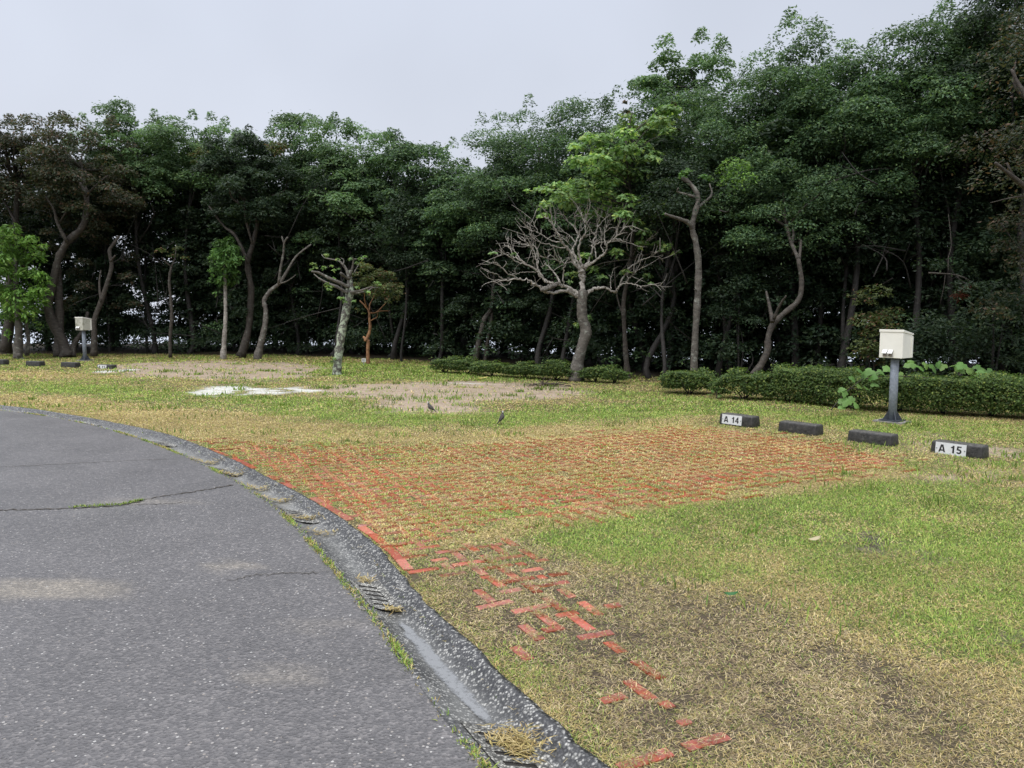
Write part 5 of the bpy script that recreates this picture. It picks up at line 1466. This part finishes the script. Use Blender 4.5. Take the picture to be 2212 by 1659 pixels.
# broken branch with brown needles hanging over the hedge
rng = np.random.default_rng(652)
Yd = 13.6
z6 = lambda L: [((3300 + a * 0.603) / 1.8228, (300 + c * 0.603) / 1.8228) for a, c in L]
bs = P(*z6([(590, 1285)])[0], Yd)
t = thing('broken_branch', 'broken branch with rust brown dead leaves hanging right of the right power box', 'branch', bs)
make_trunk([(px_path(z6([(590, 1285), (690, 1290), (780, 1300), (850, 1330), (900, 1360)]), Yd), 0.016, 0.005), (px_path(z6([(700, 1290), (690, 1380), (665, 1490)]), Yd), 0.008, 0.003), (px_path(z6([(780, 1300), (800, 1350), (830, 1400)]), Yd), 0.007, 0.003), (px_path(z6([(820, 1310), (860, 1360), (850, 1400)]), Yd), 0.007, 0.003), (px_path(z6([(720, 1270), (720, 1180), (740, 1100), (720, 900)]), Yd, None, 0.3), 0.007, 0.004)], M['bark_brown'], bs, t, 'bough', seed=2)
PAL['rust'] = np.array([(0.10, 0.028, 0.015), (0.13, 0.035, 0.02), (0.08, 0.024, 0.014), (0.15, 0.05, 0.03)])
cl = np.array([(*P(*z6([q])[0], Yd), 0.10) for q in ((770, 1440), (810, 1410), (840, 1390), (860, 1380), (790, 1450), (820, 1440))])
add_crown([clump_leaves(cl, 60, 0.07, 0.012, 'rust', rng, 0.6, 0.6)], bs, t, 'dead_leaves')

# large lobed climbing vine
def lobed_leaf(cen, nor, ax, size):
    """three lobed leaf as a fan of quads"""
    nor = nor / np.linalg.norm(nor); ax = ax - nor * (ax @ nor); ax /= np.linalg.norm(ax)
    si = np.cross(nor, ax)
    rim = [(-0.02, 0.0), (-0.18, 0.22), (0.0, 0.46), (0.30, 0.52), (0.42, 0.30), (0.66, 0.30), (0.98, 0.0), (0.66, -0.30), (0.42, -0.30), (0.30, -0.52), (0.0, -0.46), (-0.18, -0.22)]
    pts = [cen + (ax * a_ + si * b_ - nor * (0.35 * b_ * b_ + 0.22 * max(a_, 0) ** 2)) * size for a_, b_ in rim]
    c_ = cen + ax * 0.3 * size
    V = [c_] + pts
    F = [(0, 1 + k, 1 + (k + 1) % 12, 1 + (k + 2) % 12) for k in range(0, 12, 2)]
    return np.array(V), np.array(F)
def vine(name, label, px, Y, size, stems, seed):
    rng = np.random.default_rng(seed)
    a_ = P(*stems[0][0], Y); bs = np.array([a_[0], Y, max(0, a_[2])])
    t = thing(name, label, 'vine', bs)
    for (q0, q1, dy) in px:
        mb = MB()
        c_ = P(q0, q1, Y + dy)
        sz = size * rng.uniform(0.75, 1.25)
        ax = np.array([rng.normal() * 0.9, -0.5, -0.5 + rng.normal() * 0.45]); nor = np.array([rng.normal() * 0.5, -0.5 + rng.normal() * 0.4, 0.8])
        V, F = lobed_leaf(c_ + (0, 0, sz * 0.4), nor, ax, sz)
        mb.add(V, F, PAL['kudzu'][rng.integers(0, 4)] * rng.uniform(0.85, 1.15))
        mb.build('leaf', M['leaf'], t, False, bs, True)
    mb = MB()
    for k, q in enumerate(stems):
        mb.tube(px_path(q, Y), np.linspace(0.008, 0.004, len(q)), 5, 3, k)
    mb.build('stem', M['bark_brown'], t, True, bs)
Yv = float(G(1830, 892)[1]) - 0.22
vine('climbing_vine', 'vine with large pale green leaves climbing the hedge left of the power box', [(1838, 820, 0), (1852, 838, -.05), (1868, 843, 0), (1880, 822, 0), (1883, 836, -.05), (1858, 808, .05), (1895, 808, .1), (1812, 848, 0), (1825, 852, -.05), (1812, 872, -.05), (1832, 872, -.08), (1842, 866, 0), (1850, 880, -.05), (1822, 884, -.08), (1905, 815, .05), (1870, 812, .05)], Yv, 0.125, [[(1795, 886), (1812, 865), (1838, 838), (1870, 815), (1900, 805)], [(1838, 838), (1858, 842)], [(1812, 865), (1832, 876), (1850, 882)]], 661)
Yv2 = 11.75
vine('climbing_vine', 'vine with large lobed pale green leaves lying along the top of the hedge', [(1960 + 12 * k + (k * 37 % 9), 793 + (k * 53 % 12) - (4 if k < 8 else 0) + (4 if k > 10 else 0), (k * 29 % 10) * 0.05) for k in range(15)] + [(1930, 806, 0), (1942, 812, .1), (1912, 798, .2), (1922, 804, .1), (1870, 812, .3), (2095, 822, 0), (2110, 818, .1), (2122, 824, 0)], Yv2, 0.145, [[(1860, 820), (1920, 812), (2000, 816), (2080, 822), (2130, 826)]], 662)
Yv3 = float(G(1545, 862)[1])
vine('broadleaf_weed', 'light green broad leaved weed between the two low shrubs right of the pruned trunk', [(1545, 838, 0), (1538, 846, 0), (1552, 848, 0), (1560, 828, .05), (1535, 856, -.05), (1556, 856, 0), (1590, 862, 0), (1600, 866, -.05), (1580, 868, -.05)], Yv3, 0.09, [[(1548, 864), (1548, 848), (1552, 832)]], 663)
for o in list(C.objects):
    if o.name.startswith('broadleaf_weed'): o['category'] = 'weed'

# ------------------------------------------------------------------ wheel stops
def arc(cx, cy, R_, r_, a0, a1, n=14):
    """a bent stroke as a strip of quads"""
    t_ = np.radians(np.linspace(a0, a1, n))
    o = np.stack([cx + R_ * np.cos(t_), cy + R_ * np.sin(t_)], -1); i_ = np.stack([cx + r_ * np.cos(t_), cy + r_ * np.sin(t_)], -1)
    return [[o[k], o[k + 1], i_[k + 1], i_[k]] for k in range(n - 1)]
GLYPH = {   # heavy sans capitals and figures on a unit body height: (advance, strokes of quads)
    'A': (0.80, [[[(0, 0), (.19, 0), (.40, .74), (.40, 1), ]], [[(0, 0), (.40, 1), (.40, 1), (.27, 1)]], [[(.80, 0), (.40, 1), (.40, .74), (.61, 0)]], [[(.80, 0), (.53, 1), (.40, 1), (.40, 1)]], [[(.22, .17), (.58, .17), (.53, .34), (.27, .34)]]]),
    '1': (0.56, [[[(.22, 0), (.43, 0), (.43, 1), (.22, 1)]], [[(.04, .66), (.24, .66), (.24, .80), (.04, .78)]], [[(.04, .78), (.24, .80), (.28, 1), (.22, .90)]]]),
    '4': (0.66, [[[(.35, 0), (.54, 0), (.54, 1), (.35, 1)]], [[(0, .20), (.64, .20), (.64, .36), (0, .36)]], [[(0, .36), (.18, .36), (.37, .70), (.37, 1)]]]),
    '5': (0.66, [arc(.30, .32, .32, .13, 128, -150), [[(.10, .84), (.58, .84), (.58, 1), (.10, 1)]], [[(.05, .46), (.24, .50), (.27, .90), (.10, .90)]]]),
    '2': (0.66, [arc(.30, .69, .31, .12, 178, -38), [[(.545, .50), (.395, .615), (.03, .14), (.25, .14)]], [[(.03, 0), (.60, 0), (.60, .17), (.03, .17)]]]),
    '3': (0.66, [arc(.30, .73, .27, .10, 172, -85), arc(.30, .29, .31, .12, 88, -172)]),
    ' ': (0.42, []),
}
def lettering(txt, h_, parent):
    mb = MB()
    x = 0.0
    w_ = sum(GLYPH[c][0] + 0.08 for c in txt)
    sx = h_ * 1.08
    for c in txt:
        adv, strokes = GLYPH[c]
        for k, st in enumerate(strokes):
            d = 0.0004 + 0.00025 * k      # strokes lie a hair in front of one another
            for q in st:
                V = [((x + a_ - w_ / 2) * sx, -d, b_ * h_) for a_, b_ in q]
                mb.add(V + [(v[0], 0.0, v[2]) for v in V], [(0, 1, 2, 3), (0, 4, 5, 1), (1, 5, 6, 2), (2, 6, 7, 3), (3, 7, 4, 0)])
        x += adv + 0.08
    return mb.build('lettering', M['black_paint'], parent)
def stop_block(bm):
    L, D, H = 0.268, 0.105, 0.138
    hexa(bm, [(-L, -D, -0.06), (L, -D, -0.06), (L, D, -0.06), (-L, D, -0.06), (-L + 0.012, -D + 0.018, H), (L - 0.012, -D + 0.018, H), (L - 0.012, D - 0.018, H), (-L + 0.012, D - 0.018, H)])
    bmesh.ops.subdivide_edges(bm, edges=[e for e in bm.edges if abs((e.verts[0].co - e.verts[1].co).x) > 0.3], cuts=9)
    rg = random.Random(4)
    for v in bm.verts:
        if v.co.z > 0: v.co += Vector((rg.uniform(-1, 1), rg.uniform(-1, 1), rg.uniform(-1, 1))) * 0.0025
stop_me = None
def wheel_stop(px, py, rot, label, plate=None, z=0.0, xs=1.0):
    global stop_me
    g = G(px, py)
    t = thing('wheel_stop', label, 'wheel stop', (g[0], g[1], z), R(rot), 'concrete wheel stops')
    if stop_me is None:
        bm = bmesh.new(); stop_block(bm)
        sharp = [e for e in bm.edges if len(e.link_faces) == 2 and e.calc_face_angle() > 0.5]
        bmesh.ops.bevel(bm, geom=sharp, offset=0.022, segments=3, profile=0.5, affect='EDGES')
        bmesh.ops.recalc_face_normals(bm, faces=bm.faces)
        stop_me = bpy.data.meshes.new('block'); bm.to_mesh(stop_me); bm.free()
        for p in stop_me.polygons: p.use_smooth = True
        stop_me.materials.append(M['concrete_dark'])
    o = bpy.data.objects.new('block', stop_me); C.objects.link(o); o.parent = t
    o.scale = (xs, 1, 1)
    if plate:
        mb = MB(); mb.box((-0.205, -0.118, -0.005), (0.105, -0.112, 0.122))
        lean = Matrix.Rotation(R(-5), 4, 'X')
        p = mb.build('number_plate', M['plate'], t); p.matrix_local = Matrix.Translation((0, 0.006, 0)) @ lean
        q = lettering(plate, 0.082, p); q.location = (-0.050, -0.1185, 0.018)
        mb = MB()
        for sx in (-0.190, 0.092): mb.tube([(sx, -0.124, 0.056), (sx, -0.116, 0.056)], [0.005, 0.005], 8, 1)
        mb.build('bolt', M['dark_steel'], p)
    return t
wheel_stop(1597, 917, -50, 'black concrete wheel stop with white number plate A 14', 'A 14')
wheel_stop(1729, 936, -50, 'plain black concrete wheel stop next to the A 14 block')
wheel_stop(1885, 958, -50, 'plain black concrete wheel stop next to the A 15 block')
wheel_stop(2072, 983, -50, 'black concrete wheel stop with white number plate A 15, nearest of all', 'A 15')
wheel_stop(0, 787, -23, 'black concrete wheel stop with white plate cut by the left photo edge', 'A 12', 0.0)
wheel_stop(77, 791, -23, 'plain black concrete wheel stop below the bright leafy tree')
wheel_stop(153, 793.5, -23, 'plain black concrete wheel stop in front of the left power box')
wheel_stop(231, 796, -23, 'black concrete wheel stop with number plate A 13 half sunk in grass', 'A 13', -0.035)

# ------------------------------------------------------------------ power boxes on posts
def power_box(loc, rot, label, box_mat, lean=0.0):
    t = thing('power_box', label, 'power box', loc, rot, 'power supply boxes on posts')
    mb = MB(); mb.box((-0.20, -0.16, -0.05), (0.20, 0.16, 0.022)); mb.build('concrete_pad', M['concrete_pad'], t)
    mb = MB(); mb.box((-0.13, -0.13, 0.0225), (0.13, 0.13, 0.036)); mb.build('base_plate', M['dark_steel'], t)
    pole = MB(); pole.tube([(0, 0, 0.036), (0, 0, 0.45), (0, 0, 0.9)], [0.054] * 3, 24, 1); po = pole.build('pole', M['galvanised'], t, True)
    for k in range(4):
        mb = MB(); Mx = Matrix.Rotation(R(90 * k + 45), 4, 'Z')
        V = [(0.05, -0.004, 0.037), (0.135, -0.004, 0.037), (0.056, -0.004, 0.16), (0.05, -0.004, 0.16), (0.05, 0.004, 0.037), (0.135, 0.004, 0.037), (0.056, 0.004, 0.16), (0.05, 0.004, 0.16)]
        mb.add([Mx @ Vector(v) for v in V], [(0, 1, 2, 3), (7, 6, 5, 4), (0, 4, 5, 1), (1, 5, 6, 2), (2, 6, 7, 3), (3, 7, 4, 0)])
        mb.build('gusset', M['dark_steel'], po)
    Wb, Db, z0, z1_, z2_ = 0.158, 0.138, 0.895, 1.265, 1.222
    me = bevel_mesh('cabinet', lambda bm: hexa(bm, [(-Wb, -Db, z0), (Wb, -Db, z0), (Wb, Db, z0), (-Wb, Db, z0), (-Wb, -Db, z1_), (Wb, -Db, z1_), (Wb, Db, z2_), (-Wb, Db, z2_)]), 0.004)
    cab = link('cabinet', me, M[box_mat], t)
    a_ = 0.008
    me = bevel_mesh('lid', lambda bm: hexa(bm, [(-Wb - a_, -Db - a_, z1_ - 0.018), (Wb + a_, -Db - a_, z1_ - 0.018), (Wb + a_, Db + 0.03, z2_ - 0.018), (-Wb - a_, Db + 0.03, z2_ - 0.018), (-Wb - a_, -Db - a_, z1_ + 0.018), (Wb + a_, -Db - a_, z1_ + 0.018), (Wb + a_, Db + 0.03, z2_ + 0.004), (-Wb - a_, Db + 0.03, z2_ + 0.004)]), 0.004)
    link('lid', me, M['cream_paint'], t)
    mb = MB(); mb.box((Wb + 0.0005, Db - 0.03, z0 + 0.005), (Wb + 0.014, Db + 0.006, z2_ - 0.03)); mb.build('edge_rail', M['cream_paint'], t)
    mb = MB(); mb.box((-0.08, -0.08, z0 - 0.018), (0.08, 0.08, z0 - 0.0005)); mb.build('mounting_flange', M['dark_steel'], t)
    for sx in (-0.072, 0.004):
        mb = MB(); mb.box((sx - 0.032, -Db - 0.010, z0 + 0.018), (sx + 0.032, -Db - 0.0005, z0 + 0.112)); s = mb.build('socket', M['socket_grey'], t)
        mb = MB()
        for q in (-0.012, 0.012): mb.tube([(sx + q, -Db - 0.0102, z0 + 0.038), (sx + q, -Db - 0.032, z0 + 0.036)], [0.011, 0.011], 10, 1)
        mb.tube([(sx, -Db - 0.0102, z0 + 0.058), (sx, -Db - 0.03, z0 + 0.056)], [0.012, 0.012], 10, 1)
        mb.build('outlet', M['socket_dark'], s)
        V = [(-0.032, -0.0101, 0.112), (0.032, -0.0101, 0.112), (0.030, -0.048, 0.066), (-0.030, -0.048, 0.066), (-0.032, -0.0101, 0.104), (0.032, -0.0101, 0.104), (0.030, -0.045, 0.060), (-0.030, -0.045, 0.060)]
        mb = MB(); mb.add([(sx + v[0], -Db + v[1], z0 + v[2]) for v in V], [(0, 3, 2, 1), (4, 5, 6, 7), (0, 1, 5, 4), (1, 2, 6, 5), (2, 3, 7, 6), (3, 0, 4, 7)])
        mb.build('hood', M['white_gloss'], s)
    t.rotation_euler = (0, R(lean), rot)
    return t
g = G(1927, 912)
power_box((g[0], g[1], 0), R(-50), 'clean cream power box on a grey steel post beside the A 15 stop', 'cream_paint', 0.0)
g = G(184, 779)
power_box((g[0], g[1], 0), R(-25), 'grimy cream power box on a grey steel post at the far left', 'cream_stained', 0.0)

# ------------------------------------------------------------------ drain covers in the gutter
def drain_cover(yc, label, clog=False):
    p0 = gutter_pt(yc, 0.45)
    t = thing('drain_cover', label, 'drain cover', p0, 0, 'slotted drain covers in the gutter')
    ts = [0.16, 0.27, 0.57, 0.68]
    ln = 0.46
    sv = [-ln / 2]
    slots = []
    for k in range(5):
        c_ = (k - 2) * 0.075
        sv += [c_ - 0.014, c_ + 0.014]; slots.append(len(sv) - 2)
    sv.append(ln / 2)
    # tangent of the gutter here, so the cover follows the curve
    def pt(s_, t_):
        dy = s_ * abs(np.cos(math.atan2(xout(yc + 0.1) - xout(yc - 0.1), 0.2)))
        return gutter_pt(yc + dy, t_, 0.0065) - p0
    V = [pt(s_, t_) for s_ in sv for t_ in ts]
    F = []
    for a_ in range(len(sv) - 1):
        for b_ in range(3):
            if a_ in slots and b_ == 1: continue
            F.append((a_ * 4 + b_, a_ * 4 + b_ + 1, (a_ + 1) * 4 + b_ + 1, (a_ + 1) * 4 + b_))
    link('cover_plate', np_mesh('cover_plate', np.array(V), np.array(F)), M['cover'], t)
    for k, a_ in enumerate(slots):
        q = [np.array(V[a_ * 4 + 1]), np.array(V[a_ * 4 + 2]), np.array(V[(a_ + 1) * 4 + 2]), np.array(V[(a_ + 1) * 4 + 1])]
        mb = MB()
        lo = [p - (0, 0, 0.0035) for p in q]
        mb.add(q + lo, [(4, 5, 6, 7), (0, 1, 5, 4), (1, 2, 6, 5), (2, 3, 7, 6), (3, 0, 4, 7)])
        mb.build('slot', M['slot_black'], t)  # shallow recess coloured black in place of a deep slot's shade
    return t
for yc, lab in ((2.76, 'slotted drain cover nearest the camera, clogged with dry grass clippings'), (4.36, 'slotted drain cover in the gutter beside the scattered loose bricks'), (6.08, 'slotted drain cover in the gutter where the brick field meets the kerb'), (7.75, 'slotted drain cover in the gutter near the far end of the road crack'), (9.35, 'silted pale drain cover in the gutter, second farthest'), (10.95, 'silted pale drain cover in the gutter, farthest along the curve')):
    drain_cover(yc, lab)

# ------------------------------------------------------------------ birds
def bird(loc, rot, label, pitch_):
    t = thing('bird', label, 'bird', loc, rot, 'grey starlings on the lawn')
    # spine along +X from tail to beak, in a frame tilted by the pose
    prof = [(-0.115, 0.0, 0.010, 0.005), (-0.10, 0.0, 0.014, 0.006), (-0.06, 0.0, 0.016, 0.011), (-0.035, 0.0, 0.024, 0.024), (0.0, -0.004, 0.033, 0.036), (0.03, -0.002, 0.033, 0.037), (0.055, 0.008, 0.025, 0.028), (0.070, 0.022, 0.019, 0.021), (0.085, 0.036, 0.019, 0.020), (0.100, 0.040, 0.015, 0.015), (0.108, 0.040, 0.006, 0.006), (0.130, 0.036, 0.0015, 0.0015)]
    n_ = 12
    V, K = [], []
    ca, sa = math.cos(pitch_), math.sin(pitch_)
    for k, (x, z, ry, rz) in enumerate(prof):
        for a_ in range(n_):
            th = 2 * math.pi * a_ / n_
            y_, zz = ry * math.cos(th), z + rz * math.sin(th)
            V.append((x * ca - zz * sa, y_, x * sa + zz * ca + 0.092))
            c_ = (0.115, 0.105, 0.10)
            if k <= 1: c_ = (0.035, 0.03, 0.03)
            if k >= 7: c_ = (0.018, 0.017, 0.018)
            if k in (8, 9) and abs(math.sin(th)) < 0.6: c_ = (0.55, 0.54, 0.50)
            if k >= 10: c_ = (0.35, 0.20, 0.06)
            if k in (2, 3) and math.sin(th) < -0.3: c_ = (0.5, 0.5, 0.48)
            if 3 <= k <= 6 and math.sin(th) > 0.3: c_ = (0.075, 0.068, 0.065)
            K.append(c_)
    F = [(k * n_ + a_, k * n_ + (a_ + 1) % n_, (k + 1) * n_ + (a_ + 1) % n_, (k + 1) * n_ + a_) for k in range(len(prof) - 1) for a_ in range(n_)]
    t.scale = (0.9, 0.9, 0.9)
    link('body', np_mesh('body', np.array(V), np.array(F), np.array(K), True), M['bird'], t)
    for sy in (-0.013, 0.013):
        mb = MB()
        mb.tube([(-0.005, sy, 0.075), (-0.012, sy, 0.045), (0.0, sy, 0.004)], [0.006, 0.003, 0.0025], 6, 2)
        for a_ in (-0.5, 0, 0.5): mb.tube([(0, sy, 0.004), (0.022 * math.cos(a_), sy + 0.022 * math.sin(a_), 0.002)], [0.0022, 0.0015], 5, 1)
        mb.build('leg', M['socket_dark'], t, True)
    for sy in (-1, 1):   # folded wings
        W_ = [(0.045, 0.030, 0.006), (0.02, 0.036, -0.018), (-0.03, 0.027, -0.016), (-0.085, 0.009, -0.004), (-0.03, 0.020, 0.020), (0.02, 0.030, 0.022)]
        V = [((x * ca - z * sa), sy * (y_ + 0.002), x * sa + z * ca + 0.092) for x, y_, z in W_] + [((x * ca - z * sa), sy * (y_ - 0.012), x * sa + z * ca + 0.092) for x, y_, z in W_]
        F = [(0, 1, 4, 5), (1, 2, 3, 4), (6, 11, 10, 7), (7, 10, 9, 8)] + [(k, k + 6, (k + 1) % 6 + 6, (k + 1) % 6) for k in range(6)]
        mb = MB(); mb.add(V, F, (0.06, 0.055, 0.053)); mb.build('wing', M['bird'], t, True, None, True)
    return t
g = G(931, 893); g[2] = float(ground_z(g[:1], g[1:2])[0]) + 0.01
bird(g, R(172), 'grey starling facing left at the edge of the bare soil', R(38))
g = G(1083, 915); g[2] = float(ground_z(g[:1], g[1:2])[0]) + 0.012
bird(g, R(8), 'grey starling standing upright and facing right on the grass', R(55))

# ------------------------------------------------------------------ litter
def litter_leaf(px, py, L, W_, col, rot, label, lift=0.02):
    g = G(px, py)
    z = float(ground_z(g[:1], g[1:2])[0]) + lift
    t_ = np.linspace(-1, 1, 7)
    V = []
    for k, a_ in enumerate(t_):
        w = W_ / 2 * math.sqrt(max(0, 1 - a_ * a_)) + 0.001
        for s_ in (-1, 0, 1):
            V.append((a_ * L / 2, s_ * w, 0.012 * a_ * a_ + 0.008 * abs(s_)))
    F = [(k * 3 + s_, k * 3 + s_ + 1, k * 3 + s_ + 4, k * 3 + s_ + 3) for k in range(6) for s_ in (0, 1)]
    o = link('fallen_leaf', np_mesh('fallen_leaf', np.array(V), np.array(F), np.ones((len(V), 3)) * col, True), M['leaf'], None, (g[0], g[1], z))
    o.rotation_euler = (R(12), R(-8), rot)
    return tag(o, label, 'leaf')
litter_leaf(1759, 1173, 0.10, 0.035, (0.55, 0.47, 0.32), 0.3, 'pale dry fallen leaf on the green lawn left of the dark bare patch', 0.03)
litter_leaf(1580, 1292, 0.075, 0.03, (0.05, 0.17, 0.06), -0.2, 'fresh green fallen leaf on the thin straw coloured grass', 0.03)
litter_leaf(1043, 821, 0.24, 0.07, (0.55, 0.47, 0.16), 0.1, 'yellow dead leaf on the ground before the low shrubs', 0.05)
rng = np.random.default_rng(900)
g = G(1185, 834)
t = thing('dead_branches', 'dark heap of fallen sticks on the bare soil left of the bare tree', 'sticks', (g[0], g[1], 0.0))
mb = MB()
for k in range(34):
    a_ = np.array([rng.normal() * 0.22, rng.normal() * 0.10, rng.uniform(0.0, 0.05)])
    d = np.array([rng.normal(), rng.normal() * 0.4, rng.normal() * 0.08]); d /= np.linalg.norm(d)
    L = rng.uniform(0.12, 0.35)
    mb.tube([a_ - d * L / 2, a_ + rng.normal(size=3) * 0.01, a_ + d * L / 2], [0.010, 0.008, 0.004], 5, 2, k)
mb.build('sticks', M['stick'], t, True)
